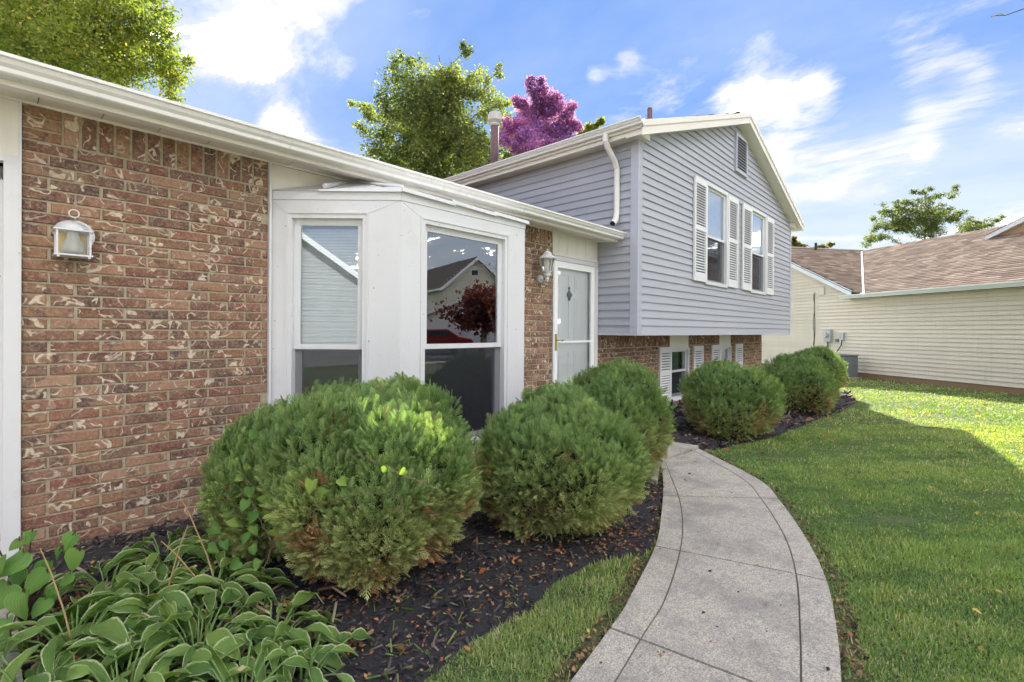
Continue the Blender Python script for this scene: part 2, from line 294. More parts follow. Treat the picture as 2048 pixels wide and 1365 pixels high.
# ------------------------------------------------------------------ object helpers
def tag(o, label=None, cat=None, group=None, kind=None):
    for k, v in (('label', label), ('category', cat), ('group', group), ('kind', kind)):
        if v: o[k] = v
    return o
def empty(name, loc, label=None, cat=None, group=None):
    o = bpy.data.objects.new(name, None); col.objects.link(o); o.location = loc; o.empty_display_size = .2
    return tag(o, label, cat, group)
def origin_of(p):
    v = Vector((0, 0, 0))
    while p: v = v + p.location; p = p.parent
    return v
class MB:
    def __init__(s): s.v = []; s.f = []; s.uv = None
    def quad(s, a, b, c, d):
        n = len(s.v); s.v += [a, b, c, d]; s.f.append((n, n + 1, n + 2, n + 3)); return s
    def poly(s, pts):
        n = len(s.v); s.v += list(pts); s.f.append(tuple(range(n, n + len(pts)))); return s
    def hexa(s, p):                      # 8 points: bottom 4 then top 4
        n = len(s.v); s.v += list(p)
        for q in ((0, 3, 2, 1), (4, 5, 6, 7), (0, 1, 5, 4), (1, 2, 6, 5), (2, 3, 7, 6), (3, 0, 4, 7)): s.f.append(tuple(n + i for i in q))
        return s
    def box(s, x0, x1, y0, y1, z0, z1):
        return s.hexa([(x0, y0, z0), (x1, y0, z0), (x1, y1, z0), (x0, y1, z0), (x0, y0, z1), (x1, y0, z1), (x1, y1, z1), (x0, y1, z1)])
    def obox(s, fr, a0, a1, d0, d1, z0, z1):   # box in a frame: a along, d outwards
        P = fr; return s.hexa([P(a0, d0, z0), P(a1, d0, z0), P(a1, d1, z0), P(a0, d1, z0), P(a0, d0, z1), P(a1, d0, z1), P(a1, d1, z1), P(a0, d1, z1)])
    def sweep(s, prof, path_fn, n0, n1, close=True, caps=True):   # prof list of (d,z); path_fn(a,d,z)
        m = len(prof); k = len(s.v)
        for a in (n0, n1):
            for d, z in prof: s.v.append(path_fn(a, d, z))
        for i in range(m if close else m - 1): j = (i + 1) % m; s.f.append((k + i, k + j, k + m + j, k + m + i))
        if close and caps: s.f.append(tuple(k + i for i in range(m))[::-1]); s.f.append(tuple(k + m + i for i in range(m)))
        return s
    def tube(s, pts, r, n=8, caps=True):
        pts = [Vector(p) for p in pts]; rs = r if hasattr(r, '__len__') else [r] * len(pts); k = len(s.v); prev = None
        for i, p in enumerate(pts):
            d = (pts[min(i + 1, len(pts) - 1)] - pts[max(i - 1, 0)]).normalized()
            x = d.cross(Vector((0, 0, 1)) if abs(d.z) < .95 else Vector((1, 0, 0))) if prev is None else prev - d * prev.dot(d)
            x.normalize(); prev = x; y = d.cross(x)
            for j in range(n):
                an = 2 * math.pi * j / n; s.v.append(tuple(p + (x * math.cos(an) + y * math.sin(an)) * rs[i]))
        for i in range(len(pts) - 1):
            for j in range(n): a = k + i * n + j; b = k + i * n + (j + 1) % n; s.f.append((a, b, b + n, a + n))
        if caps: s.f.append(tuple(k + j for j in range(n))[::-1]); s.f.append(tuple(k + (len(pts) - 1) * n + j for j in range(n)))
        return s
    def lathe(s, c, prof, n=20, a0=0, a1=2 * math.pi):
        k = len(s.v); full = abs(a1 - a0 - 2 * math.pi) < 1e-6; m = n if full else n + 1
        for r_, z in prof:
            for j in range(m): an = a0 + (a1 - a0) * j / n; s.v.append((c[0] + r_ * math.cos(an), c[1] + r_ * math.sin(an), c[2] + z))
        for i in range(len(prof) - 1):
            for j in range(n): a = k + i * m + j; b = k + i * m + (j + 1) % m; s.f.append((a, b, b + m, a + m))
        return s
    def build(s, name, m, parent=None, smooth=False, bevel=0.0, **kw):
        o_ = origin_of(parent); me = bpy.data.meshes.new(name)
        me.from_pydata([(x - o_.x, y - o_.y, z - o_.z) for x, y, z in s.v], [], s.f)
        if smooth: me.polygons.foreach_set('use_smooth', [True] * len(me.polygons))
        me.materials.append(m); ob = bpy.data.objects.new(name, me); col.objects.link(ob); ob.parent = parent
        if bevel:
            b = ob.modifiers.new('bevel', 'BEVEL'); b.width = bevel; b.segments = 2; b.limit_method = 'ANGLE'; b.angle_limit = R(40)
        me.update(); return tag(ob, **kw)
def FX(Y):            # frame for a wall facing -Y: a=X, d = distance out of the wall
    return lambda a, d, z: (a, Y - d, z)
def FY(X):            # frame for a wall facing -X: a=Y
    return lambda a, d, z: (X - d, a, z)
def FD(p0, p1):       # frame for a vertical wall from p0 to p1, d out on the right-hand side of travel
    p0 = Vector(p0); p1 = Vector(p1); u = (p1 - p0).normalized(); n = Vector((u.y, -u.x))
    return lambda a, d, z: (p0.x + u.x * a + n.x * d, p0.y + u.y * a + n.y * d, z)

def np_mesh(name, V, F, m, parent=None, colors=None, smooth=False, **kw):
    """V (n,3), F (k,3) triangles, colours per vertex (n,3)"""
    me = bpy.data.meshes.new(name); o_ = origin_of(parent); V = V - np.array(o_)
    me.vertices.add(len(V)); me.vertices.foreach_set('co', V.astype(np.float32).ravel())
    k = F.shape[1]; me.loops.add(F.size); me.loops.foreach_set('vertex_index', F.astype(np.int32).ravel())
    me.polygons.add(len(F)); me.polygons.foreach_set('loop_start', np.arange(0, F.size, k, dtype=np.int32))
    if smooth: me.polygons.foreach_set('use_smooth', np.ones(len(F), dtype=bool))
    me.update(calc_edges=True)
    if colors is not None:
        at = me.color_attributes.new('Col', 'FLOAT_COLOR', 'POINT'); c4 = np.ones((len(V), 4), np.float32); c4[:, :3] = colors; at.data.foreach_set('color', c4.ravel())
    me.materials.append(m); ob = bpy.data.objects.new(name, me); col.objects.link(ob); ob.parent = parent
    return tag(ob, **kw)
def scatter(name, tv, tf, Rm, T, S, m, parent=None, colors=None, tipcol=None, **kw):
    """copies of a template (tv, tf) at T with rotation Rm (N,3,3), scale S (N,) ; colours (N,3), tipcol per template vertex multiplier"""
    n = len(T); tv = np.asarray(tv, float); tf = np.asarray(tf, int)
    V = np.einsum('nij,vj->nvi', Rm, tv) * S[:, None, None] + T[:, None, :]
    F = (tf[None] + (np.arange(n) * len(tv))[:, None, None]).reshape(-1, tf.shape[1])
    C = None
    if colors is not None:
        C = np.repeat(colors[:, None, :], len(tv), 1)
        if tipcol is not None: C = C * np.asarray(tipcol)[None, :, None]
        C = C.reshape(-1, 3)
    return np_mesh(name, V.reshape(-1, 3), F, m, parent, C, **kw)
def basis(fw, upish):
    """rotation matrices with local +Y along fw, local +Z close to upish"""
    fw = fw / np.linalg.norm(fw, axis=1, keepdims=True); x = np.cross(fw, upish); ln = np.linalg.norm(x, axis=1, keepdims=True); x = x / np.maximum(ln, 1e-6); z = np.cross(x, fw)
    return np.stack([x, fw, z], axis=2)
def pip(px, py, poly):
    poly = np.asarray(poly); ins = np.zeros(len(px), bool); j = len(poly) - 1
    for i in range(len(poly)):
        xi, yi = poly[i]; xj, yj = poly[j]
        c = ((yi > py) != (yj > py)) & (px < (xj - xi) * (py - yi) / (yj - yi + 1e-12) + xi); ins ^= c; j = i
    return ins
def vnoise(P, seed=0, k=5):
    """cheap smooth noise from sines"""
    r_ = np.random.default_rng(seed); out = np.zeros(len(P))
    for i in range(k): d = r_.normal(size=P.shape[1]); ph = r_.uniform(0, 6.28); out += np.sin(P @ d + ph)
    return out / k

# ------------------------------------------------------------------ dimensions of the house
YB = 4.20            # brick plane
X_L, X_R = 0.128, 1.548     # brick pier at the garage
ZS = 2.785           # soffit height of the low eave
YG = 3.535; XG0, XG1 = 6.394, 14.50   # gable box
ZG0, ZE = 1.365, 4.20       # gable box underside, eave line
XRD = 10.50; ZRD = 5.84; YRK = 3.31; SL = .348
YBACK = 12.5

def ground_sheet(name, pts, z, m, parent=None, **kw):
    mb = MB(); mb.poly([(x, y, z) for x, y in pts]); return mb.build(name, m, parent, **kw)

# ================================================================== GROUND
lawn = MB()
lawn.quad((-300, -300, 0), (400, -300, 0), (400, 400, 0), (-300, 400, 0)).build('lawn', M['soil'], kind='structure')

# pavement slabs, measured cross-sections: left edge, left tooled line, right tooled line, right edge
J = [[(905, 1700), (1020, 1745), (1600, 1960), (1702, 2000)],
     [(1221, 1271), (1281, 1294), (1602, 1419), (1685, 1452)],
     [(1264, 1200), (1330, 1212), (1600, 1278), (1676, 1296)],
     [(1311, 1103), (1360, 1113), (1592, 1160), (1653, 1174)],
     [(1322, 1045), (1365, 1050), (1567, 1079), (1610, 1084)],
     [(1326, 1000), (1357, 1001), (1521, 1004.7), (1556, 1005.5)],
     [(1326, 962), (1342, 962), (1482, 963), (1513, 964)],
     [(1321, 932), (1330, 927), (1387, 907), (1396, 903)]]
JW = [[Vector(G(*p) + (0,)) for p in row] for row in J]
path = empty('path', (2.2, -.2, 0)); path['kind'] = 'structure'
ZP = .035
def slab(rows):
    mb = MB()
    def pull(p, q, g): d = (q - p); return p + d.normalized() * g
    for k in range(3):
        for i in range(len(rows) - 1):
            A, B = rows[i], rows[i + 1]; g = .004
            a0 = pull(A[k], A[k + 1], g if k else 0); a1 = pull(A[k + 1], A[k], g if k < 2 else 0)
            b0 = pull(B[k], B[k + 1], g if k else 0); b1 = pull(B[k + 1], B[k], g if k < 2 else 0)
            if i == 0: e = .007; a0 = pull(a0, b0, e); a1 = pull(a1, b1, e)
            if i == len(rows) - 2: e = .007; b0 = pull(b0, a0, e); b1 = pull(b1, a1, e)
            z = ZP
            mb.hexa([(a0.x, a0.y, -.05), (a1.x, a1.y, -.05), (b1.x, b1.y, -.05), (b0.x, b0.y, -.05), (a0.x, a0.y, z), (a1.x, a1.y, z), (b1.x, b1.y, z), (b0.x, b0.y, z)])
    return mb
def refine(rows, n=4):            # Catmull-Rom between sections, so that the edges curve
    out = []
    for i in range(len(rows) - 1):
        p0 = rows[max(i - 1, 0)]; p1 = rows[i]; p2 = rows[i + 1]; p3 = rows[min(i + 2, len(rows) - 1)]
        for s in range(n):
            t = s / n; out.append([.5 * ((2 * p1[k]) + (p2[k] - p0[k]) * t + (2 * p0[k] - 5 * p1[k] + 4 * p2[k] - p3[k]) * t * t + (3 * p1[k] - p0[k] - 3 * p2[k] + p3[k]) * t ** 3) for k in range(4)])
    out.append(rows[-1]); return out
RW = refine(JW, 4)
for a, b in ((0, 4), (4, 12), (12, 20), (20, 28)):
    slab(RW[a:b + 1]).build('concrete_slab', M['concrete'], path)
base = MB()
for i in range(len(RW) - 1):
    base.quad(*[(p.x, p.y, .029) for p in (RW[i][0], RW[i][3], RW[i + 1][3], RW[i + 1][0])])
base.build('joint_filling', flat('dirt_in_joints', (.14, .12, .085), .95), path)
# walk that turns to the front step
tp = [G(1397, 899), G(1330, 889), (5.35, 3.0), (4.2, 2.9), (4.2, 2.1), G(1319, 936), G(1329, 925)]
mb = MB(); n = len(tp); mb.poly([(x, y, .045) for x, y in tp])
for i in range(n): a, b = tp[i], tp[(i + 1) % n]; mb.quad((a[0], a[1], -.05), (b[0], b[1], -.05), (b[0], b[1], .045), (a[0], a[1], .045))
mb.build('concrete_slab', M['concrete'], path)
PATH_POLY = [(r_[0].x, r_[0].y) for r_ in RW] + [(r_[3].x, r_[3].y) for r_ in RW[::-1]]
TURN_POLY = tp

BED1 = [(.10, 4.2), (.10, 1.6), G(420, 1560), G(600, 1560), G(760, 1480), G(850, 1365), G(905, 1318), G(985, 1270), G(1062, 1228), G(1105, 1175), G(1180, 1133), G(1262, 1118), G(1306, 1103),
        G(1320, 1045), G(1326, 1000), G(1326, 960), G(1319, 936), (4.2, 2.1), (4.2, 4.2)]
BED2 = [(6.3, 4.2), (5.35, 3.0), G(1330, 889), G(1397, 900), G(1425, 903), G(1470, 893), G(1535, 880), G(1600, 856), G(1655, 833), G(1697, 818), G(1716, 806), G(1700, 790), (14.9, 3.4), (14.9, 4.2)]
def bed_mesh(poly, name, seed):
    poly = np.array(poly); x0, y0 = poly.min(0); x1, y1 = poly.max(0); st = .045
    gx, gy = np.meshgrid(np.arange(x0, x1, st), np.arange(y0, y1, st), indexing='ij'); nx, ny = gx.shape
    P = np.stack([gx.ravel(), gy.ravel()], 1); ins = pip(P[:, 0], P[:, 1], poly)
    dist = np.full(len(P), 9.0)
    for i in range(len(poly)):
        a = poly[i]; b = poly[(i + 1) % len(poly)]; ab = b - a; tt = np.clip(((P - a) @ ab) / (ab @ ab + 1e-9), 0, 1); dist = np.minimum(dist, np.linalg.norm(P - a - tt[:, None] * ab, axis=1))
    z = np.where(ins, .008 + np.minimum(dist, .35) * .13, -.03) + (vnoise(P * 9, seed) * .012 + vnoise(P * 30, seed + 1) * .01) * np.minimum(dist * 6, 1)
    idx = np.arange(nx * ny).reshape(nx, ny); F = np.stack([idx[:-1, :-1], idx[1:, :-1], idx[1:, 1:], idx[:-1, 1:]], -1).reshape(-1, 4); F = F[ins[F].any(1)]
    o = np_mesh(name, np.column_stack([P, z]), F, M['mulchbase'], smooth=True, kind='structure')
    def h(Q):
        i = np.clip(((Q[:, 0] - x0) / st).astype(int), 0, nx - 1); j = np.clip(((Q[:, 1] - y0) / st).astype(int), 0, ny - 1); return z.reshape(nx, ny)[i, j]
    return h
hbed1 = bed_mesh(BED1, 'mulch_bed', 3); hbed2 = bed_mesh(BED2, 'mulch_bed', 5)

# ================================================================== MAIN HOUSE
house = empty('house', (6.4, 4.2, 0), 'split-level house with speckled red brick, white bay window and grey-blue sided gable above', 'house')
# ---- bricks
BM = {}
def brick_obj(x0, x1, z0, z1, parent, mat, y=YB, rot=False):
    w_, h_ = round(x1 - x0, 3), round(z1 - z0, 3); key = (w_, h_)
    if key not in BM:
        c = .0035; hw, hh = w_ / 2, h_ / 2
        v = [(-hw + c, -.0, -hh + c), (hw - c, 0, -hh + c), (hw - c, 0, hh - c), (-hw + c, 0, hh - c), (-hw, c, -hh), (hw, c, -hh), (hw, c, hh), (-hw, c, hh), (-hw, .05, -hh), (hw, .05, -hh), (hw, .05, hh), (-hw, .05, hh)]
        f = [(0, 1, 2, 3)] + [(i + 4, (i + 1) % 4 + 4, (i + 1) % 4, i) for i in range(4)] + [(i + 8, (i + 1) % 4 + 8, (i + 1) % 4 + 4, i + 4) for i in range(4)]
        me = bpy.data.meshes.new('brick'); me.from_pydata(v, [], f); me.materials.append(mat); BM[key] = me
    ob = bpy.data.objects.new('brick', BM[key]); col.objects.link(ob); ob.parent = parent; o_ = origin_of(parent)
    ob.location = Vector(((x0 + x1) / 2, y - .010 + random.uniform(-.0018, .0018), (z0 + z1) / 2)) - o_
    ob.rotation_euler = (0, random.uniform(-.004, .004), random.uniform(-.006, .006)); return ob
CO = .0724; MO = .0125; BL = .2515; MV = .017
def courses(x0, x1, z0, z1, first=0, zt=None):
    out = []; z = z1; k = first
    while z - CO > z0 - .04:
        off = [0, .5, 0, .5][k % 4] * BL; x = x0 - off
        while x < x1 - .012:
            a, b = max(x + random.uniform(-.003, .003), x0), min(x + BL - MV + random.uniform(-.003, .003), x1)
            if b - a > .03: out.append((a, b, z - CO, z - MO))
            x += BL
        z -= CO; k += 1
    return out
def soldiers(x0, x1, z0, z1, pitch):
    n = max(1, round((x1 - x0) / pitch)); p = (x1 - x0) / n
    return [(x0 + i * p, x0 + (i + 1) * p - MV, z0 + .004, z1 - .002) for i in range(n)]
# pier at the garage
wall = MB().box(X_L, X_R, YB, YB + .12, -.05, ZS).build('brick_wall', M['mortar'], house, label='brick pier between garage door and bay window')
ztop = ZS - 3 * CO
sx0, sx1 = X_L + .19, X_R - .105
B = soldiers(sx0, sx1, ztop, ZS, .087)
for i in range(3):
    B.append((X_L + .002, sx0 - MO, ZS - (i + 1) * CO, ZS - i * CO - MO)); B.append((sx1, X_R - .003, ZS - (i + 1) * CO, ZS - i * CO - MO))
B += courses(X_L + .002, X_R - .003, 0.0, ztop)
for b in B: brick_obj(*b, wall, M['brick'])
# strip between bay and door
wall2 = MB().box(4.45, 5.268, YB, YB + .12, -.05, ZS).build('brick_wall', M['mortar'], house, label='narrow brick strip beside the front door')
B2 = soldiers(4.46, 5.266, ztop, ZS, .087) + courses(4.46, 5.266, .9, ztop, 1)
B2.sort(key=lambda b: -(b[1] - b[0]) * (2 if b[0] > 4.75 else 1))
for b in B2[:78]: brick_obj(*b, wall2, M['brick'])
def brick_mass(L_, parent, y):
    mb = MB()
    for (x0, x1, z0, z1) in L_:
        c = .0035; yy = y - .010 + random.uniform(-.002, .002)
        k = len(mb.v); mb.v += [(x0 + c, yy, z0 + c), (x1 - c, yy, z0 + c), (x1 - c, yy, z1 - c), (x0 + c, yy, z1 - c), (x0, yy + c, z0), (x1, yy + c, z0), (x1, yy + c, z1), (x0, yy + c, z1), (x0, yy + .012, z0), (x1, yy + .012, z0), (x1, yy + .012, z1), (x0, yy + .012, z1)]
        mb.f += [(k, k + 1, k + 2, k + 3)] + [(k + i + 4, k + (i + 1) % 4 + 4, k + (i + 1) % 4, k + i) for i in range(4)] + [(k + i + 8, k + (i + 1) % 4 + 8, k + (i + 1) % 4 + 4, k + i + 4) for i in range(4)]
    return mb.build('brick', M['brickfar'], parent, kind='stuff')
brick_mass(B2[78:] + courses(4.46, 5.266, .0, .9), wall2, YB)
# lower wall under the gable, with two window openings
XW = [(8.87, 9.72), (11.38, 12.10)]; XB1 = 14.45
mb = MB(); xs = [XG0 + .003] + [v for w_ in XW for v in w_] + [XB1]
for i in range(0, 6, 2): mb.box(xs[i], xs[i + 1], YB, YB + .12, -.05, ZG0)
for a, b in XW: mb.box(a, b, YB + .001, YB + .12, -.05, .10)
wall3 = mb.build('brick_wall', M['mortar'], house, label='low brick wall under the grey gable')
B3 = []; zt = ZG0 - .005 - 3 * CO
for i in range(0, 6, 2): B3 += soldiers(xs[i] + .004, xs[i + 1] - .004, zt, ZG0 - .005, .087) + courses(xs[i] + .004, xs[i + 1] - .004, 0.0, zt, i // 2)
for a, b in XW: B3 += courses(a, b, 0, .10 - .003)
brick_mass(B3, wall3, YB)
MB().box(XG0 - .004, XG0 + .10, YB + .13, YBACK, -.05, 4.15).build('wall', M['siding'], house)
# ---- vinyl planks
PH = .1165
def plank(fr, a0b, a1b, a0t, a1t, z0, z1, m, parent, dp=.021):
    """one lapped vinyl course: sloping face, butt edge and the hollow behind it"""
    pr = [(dp, z0), (.002, z1), (.001, z1 + .028), (-.003, z1 + .028), (-.003, z0 + .036), (dp - .009, z0 + .030), (dp - .008, z0)]; mb = MB(); n = len(pr)
    for e in (0, 1):
        for d, z in pr:
            f = min(1, max(0, (z - z0) / (z1 - z0))); a = (a0b + (a0t - a0b) * f) if e == 0 else (a1b + (a1t - a1b) * f); mb.v.append(fr(a, d, z))
    for i in range(n): j = (i + 1) % n; mb.f.append((i, j, n + j, n + i))
    mb.f.append(tuple(range(n))[::-1]); mb.f.append(tuple(range(n, 2 * n))); mb.build('siding_plank', m, parent)
sf = MB()                                              # starter strip and bottom rail of the gable box
sf.box(XG0 - .02, XG1 + .02, YG - .022, YG + .01, ZG0 - .012, ZG0 + .02); sf.box(XG0 - .022, XG0 + .01, YG + .01, YB - .02, ZG0 - .012, ZG0 + .02)
clad = sf.build('gable_cladding', M['post'], house)
def roof_x(z, side): return XRD + side * (ZRD - .10 - z) / SL      # x where the rake soffit meets height z
fr = FX(YG); k = 0; z = ZG0 + .02
GW = [(8.79, 9.87, 2.27, 4.125), (11.25, 12.32, 2.27, 4.125)]       # casing outlines
VENT = (10.25, 10.93, 4.66, 5.42)
while z < ZRD - .22:
    z1 = min(z + PH, ZRD - .13)
    lb, rb = max(XG0 + .095, roof_x(z, -1)), min(XG1 - .05, roof_x(z, 1)); lt, rt = max(XG0 + .095, roof_x(z1, -1)), min(XG1 - .05, roof_x(z1, 1))
    cuts = [(h[0], h[1]) for h in GW if h[2] < z1 - .01 and h[3] > z + .01]
    segs = []; cur = (lb, lt)
    for c0, c1 in cuts: segs.append((cur[0], c0, cur[1], c0)); cur = (c1, c1)
    segs.append((cur[0], rb, cur[1], rt))
    for s in segs:
        if s[1] - s[0] > .03 and s[3] - s[2] > .005: plank(fr, s[0], s[1], s[2], s[3], z, z1 + .004, M['siding'], clad)
    for h in GW:
        if z < h[2] - .01 < z1: plank(fr, h[0], h[1], h[0], h[1], z, h[2] + .01, M['siding'], clad)
        if z < h[3] < z1 - .01: plank(fr, h[0], h[1], h[0], h[1], h[3] - .005, z1 + .004, M['siding'], clad)
    z = z1
fr = FY(XG0); z = ZG0 + .02
side = MB().box(XG0 + .004, XG0 + .05, YG + .01, YB + .12, ZG0, 4.17).build('side_cladding', M['siding'], house)
while z < 4.17:
    z1 = min(z + PH, 4.185); y1 = YB - .004 if z < 2.75 else 9.5
    plank(fr, YG + .095, y1, YG + .095, y1, z, z1 + .004, M['siding'], side); z = z1
post = MB().box(XG0 - .024, XG0 + .10, YG - .024, YG + .002, ZG0 - .005, 4.17).box(XG0 - .024, XG0 + .002, YG + .002, YG + .10, ZG0 - .005, 4.17)
for q in (.02, .05, .08): post.box(XG0 + q, XG0 + q + .012, YG - .028, YG - .024, ZG0, 4.16)
post.build('corner_post', M['post'], house)
MB().box(XG1 - .055, XG1 + .024, YG - .024, YG + .05, ZG0 - .005, 4.17).build('corner_post', M['post'], house)
MB().box(XG0, XG1, YG + .002, YB + .1, ZG0 - .01, ZG0 + .01).build('overhang_soffit', M['cream'], house)
MB().box(XG1 - .05, XG1, YG + .06, YBACK, ZG0, 4.2).build('wall', M['siding'], house)
MB().box(XG0, XG1, YBACK - .1, YBACK, 0, 4.2).box(XG1 - .15, XG1 - .06, YB + .12, YBACK, -.05, ZG0).build('wall', M['siding'], house)
mb = MB(); mb.poly([(XG0, YBACK - .01, 4.2), (XG1, YBACK - .01, 4.2), (XRD, YBACK - .01, ZRD - .1)]).build('wall', M['siding'], house)
# ---- gable roof
XE0, XE1 = 6.10, 14.86
def gz(x): return ZRD - SL * abs(x - XRD)
TH = .10
rf = MB()
for xe in (XE0, XE1):
    p = [(XRD, ZRD), (xe, gz(xe))]
    rf.hexa([(p[0][0], YRK - .01, p[0][1] - TH), (p[1][0], YRK - .01, p[1][1] - TH), (p[1][0], YBACK + .3, p[1][1] - TH), (p[0][0], YBACK + .3, p[0][1] - TH),
             (p[0][0], YRK - .01, p[0][1] - .012), (p[1][0], YRK - .01, p[1][1] - .012), (p[1][0], YBACK + .3, p[1][1] - .012), (p[0][0], YBACK + .3, p[0][1] - .012)])
roof_g = rf.build('gable_roof', M['cream'], house)
def shingles(name, O, U, V, nu, nv, su, sv, parent, keep=None, tones=((.16, .105, .085), (.23, .165, .135), (.115, .085, .078)), lift=.009, stagger=True):
    O, U, V = map(lambda q: np.array(q, float), (O, U, V)); U /= np.linalg.norm(U); V /= np.linalg.norm(V); Nn = np.cross(U, V); Nn /= np.linalg.norm(Nn)
    if Nn[2] < 0: Nn = -Nn
    i, j = np.meshgrid(np.arange(nu), np.arange(nv), indexing='ij'); i = i.ravel(); j = j.ravel()
    du = rng.uniform(-.02, .02, len(i)) * su; dv = rng.uniform(-.03, .03, len(i)) * sv
    u0 = (i + (.5 * (j % 2) if stagger else 0)) * su + (rng.uniform(0, .3, nv) * su)[j]; v0 = j * sv + dv
    if keep is not None:
        k = keep(u0 + su / 2, v0 + sv / 2); u0, v0, dv, i = u0[k], v0[k], dv[k], i[k]
    lf = lift * rng.uniform(.7, 1.4, len(u0)); q = []
    for (a, b, h) in ((0, 0, 1), (su * .985, 0, 1), (su * .985, sv * 1.04, .12), (0, sv * 1.04, .12), (0, 0, -.3), (su * .985, 0, -.3)):
        q.append(O + (u0 + a)[:, None] * U + (v0 + b)[:, None] * V + (h * lf)[:, None] * Nn)
    Vv = np.stack(q, 1); F = np.array([(0, 1, 2, 3), (4, 5, 1, 0)]); Fa = (F[None] + (np.arange(len(u0)) * 6)[:, None, None]).reshape(-1, 4)
    tn = np.array(tones)[rng.integers(0, len(tones), len(u0))] * rng.uniform(.8, 1.2, (len(u0), 1)); C = np.repeat(tn[:, None], 6, 1).reshape(-1, 3)
    return np_mesh(name, Vv.reshape(-1, 3), Fa, M['shingle'], parent, C, kind='stuff')
ln = math.hypot(XRD - XE0, ZRD - gz(XE0)); nv = int(ln / .14)
shingles('shingle', (XE0 - .02, YRK - .03, gz(XE0) + .0), (0, 1, 0), (XRD - XE0, 0, ZRD - gz(XE0)), 29, nv + 1, .33, .14, roof_g)
shingles('shingle', (XE1 + .02, YRK - .03, gz(XE1) + .0), (0, 1, 0), (XRD - XE1, 0, ZRD - gz(XE1)), 29, nv + 1, .33, .14, roof_g)
mb = MB()
for xe, s in ((XE0, -1), (XE1, 1)):
    a, b = (XRD, ZRD), (xe, gz(xe))
    for (y0, y1, t0, t1) in ((YRK - .026, YRK - .002, .0, .085), (YRK - .008, YRK + .012, .085, .205)):
        mb.hexa([(a[0], y0, a[1] - t1), (b[0], y0, b[1] - t1), (b[0], y1, b[1] - t1), (a[0], y1, a[1] - t1), (a[0], y0, a[1] - t0), (b[0], y0, b[1] - t0), (b[0], y1, b[1] - t0), (a[0], y1, a[1] - t0)])
    # rake soffit
    mb.hexa([(a[0], YRK + .012, a[1] - .19), (b[0], YRK + .012, b[1] - .19), (b[0], YG + .03, b[1] - .19), (a[0], YG + .03, a[1] - .19), (a[0], YRK + .012, a[1] - .15), (b[0], YRK + .012, b[1] - .15), (b[0], YG + .03, b[1] - .15), (a[0], YG + .03, a[1] - .15)])
mb.build('rake_board', M['cream'], house)
# boxed returns at the eave ends
for x0, x1 in ((XE0 + .03, XG0 + .12), (XE1 - .03, XG1 - .1)):
    zt0, zt1 = gz(x0) - .2, gz(x1) - .2; zb = 4.165
    mb = MB(); mb.hexa([(x0, YRK + .10, zb - (0 if x0 > x1 else 0)), (x1, YRK + .10, zb - .0), (x1, YG + .01, zb), (x0, YG + .01, zb), (x0, YRK + .10, max(zt0, zb + .01)), (x1, YRK + .10, zt1), (x1, YG + .01, zt1), (x0, YG + .01, max(zt0, zb + .01))]); mb.build('eave_return', M['cream'], house)
# eave soffits, fascia and gutters
def gutter(fn, n0, n1, zt, name='gutter', s=1.0):
    pr = [(0, 0), (0, -.092), (.085, -.092), (.096, -.085), (.100, -.062), (.118, -.045), (.128, -.022), (.142, -.018), (.142, .0), (.128, .0), (.122, -.012), (.110, -.03), (.09, -.05), (.08, -.08), (.008, -.08), (.008, 0)]
    return MB().sweep([(d * s, zt + z) for d, z in pr], fn, n0, n1).build(name, M['gutter'], house)
MB().box(XE0 + .035, XE0 + .06, YRK + .013, 9.5, 4.16, gz(XE0) - .015).box(XE0 + .03, XE0 + .10, YRK + .10, 9.5, 4.150, 4.162).build('fascia', M['cream'], house)
g_ = MB(); y = YRK + .12
while y < 9.4:
    g_.box(XE0 + .06, XG0 - .003, y, y + .142, 4.176, 4.186); y += .15
g_.build('soffit', M['soffit'], house)
gutter(lambda a, d, z: (XE0 + .034 - d * .95, a, z), YRK - .02, 9.5, 4.335)
gutter(lambda a, d, z: (XE1 - .034 + d * .95, a, z), YRK - .02, 12.5, 4.335)
MB().box(XG1, XE1 - .03, YRK + .2, 12.5, 4.15, 4.17).box(XE1 - .06, XE1 - .035, YRK + .013, 12.5, 4.16, gz(XE1) - .015).build('fascia', M['cream'], house)
# downspout
dsp = MB().tube([(6.06, 3.87, 4.26), (6.06, 3.87, 4.15), (6.11, 3.865, 4.07), (6.29, 3.85, 3.90), (6.335, 3.845, 3.80), (6.335, 3.845, 3.16), (6.31, 3.845, 3.05), (6.22, 3.84, 2.985)], .043, 8)
dsp = dsp.build('downspout', M['gutter'], house, smooth=False)
mb = MB(); mb.tube([(6.335, 3.845, 3.60), (6.335, 3.845, 3.607)], .047, 8); mb.tube([(6.335, 3.845, 3.345), (6.335, 3.845, 3.352)], .047, 8); mb.build('strap', M['gutter'], dsp)
MB().tube([(6.222, 3.840, 2.988), (6.216, 3.8395, 2.983)], .040, 8).build('outlet', M['black'], dsp)
# flue and vent pipe on the gable roof
fl = MB().tube([(7.4, 7.5, 4.6), (7.4, 7.5, 5.82)], .088, 18).build('flue_pipe', M['rust'], house, smooth=True)
MB().lathe((7.4, 7.5, 5.78), [(.09, 0), (.11, .03), (.10, .06), (.15, .12), (.15, .24), (.12, .25), (.12, .29), (0, .29)], 20).build('flue_cap', M['galv'], fl)
MB().lathe((7.4, 7.5, 4.80), [(.20, -.06), (.12, .02), (.10, .10), (.088, .11)], 18).build('storm_collar', M['rust'], fl)
MB().tube([(8.0, 4.2, 4.85), (8.0, 4.2, 5.37)], .045, 14).build('vent_pipe', M['rust'], house, smooth=True)
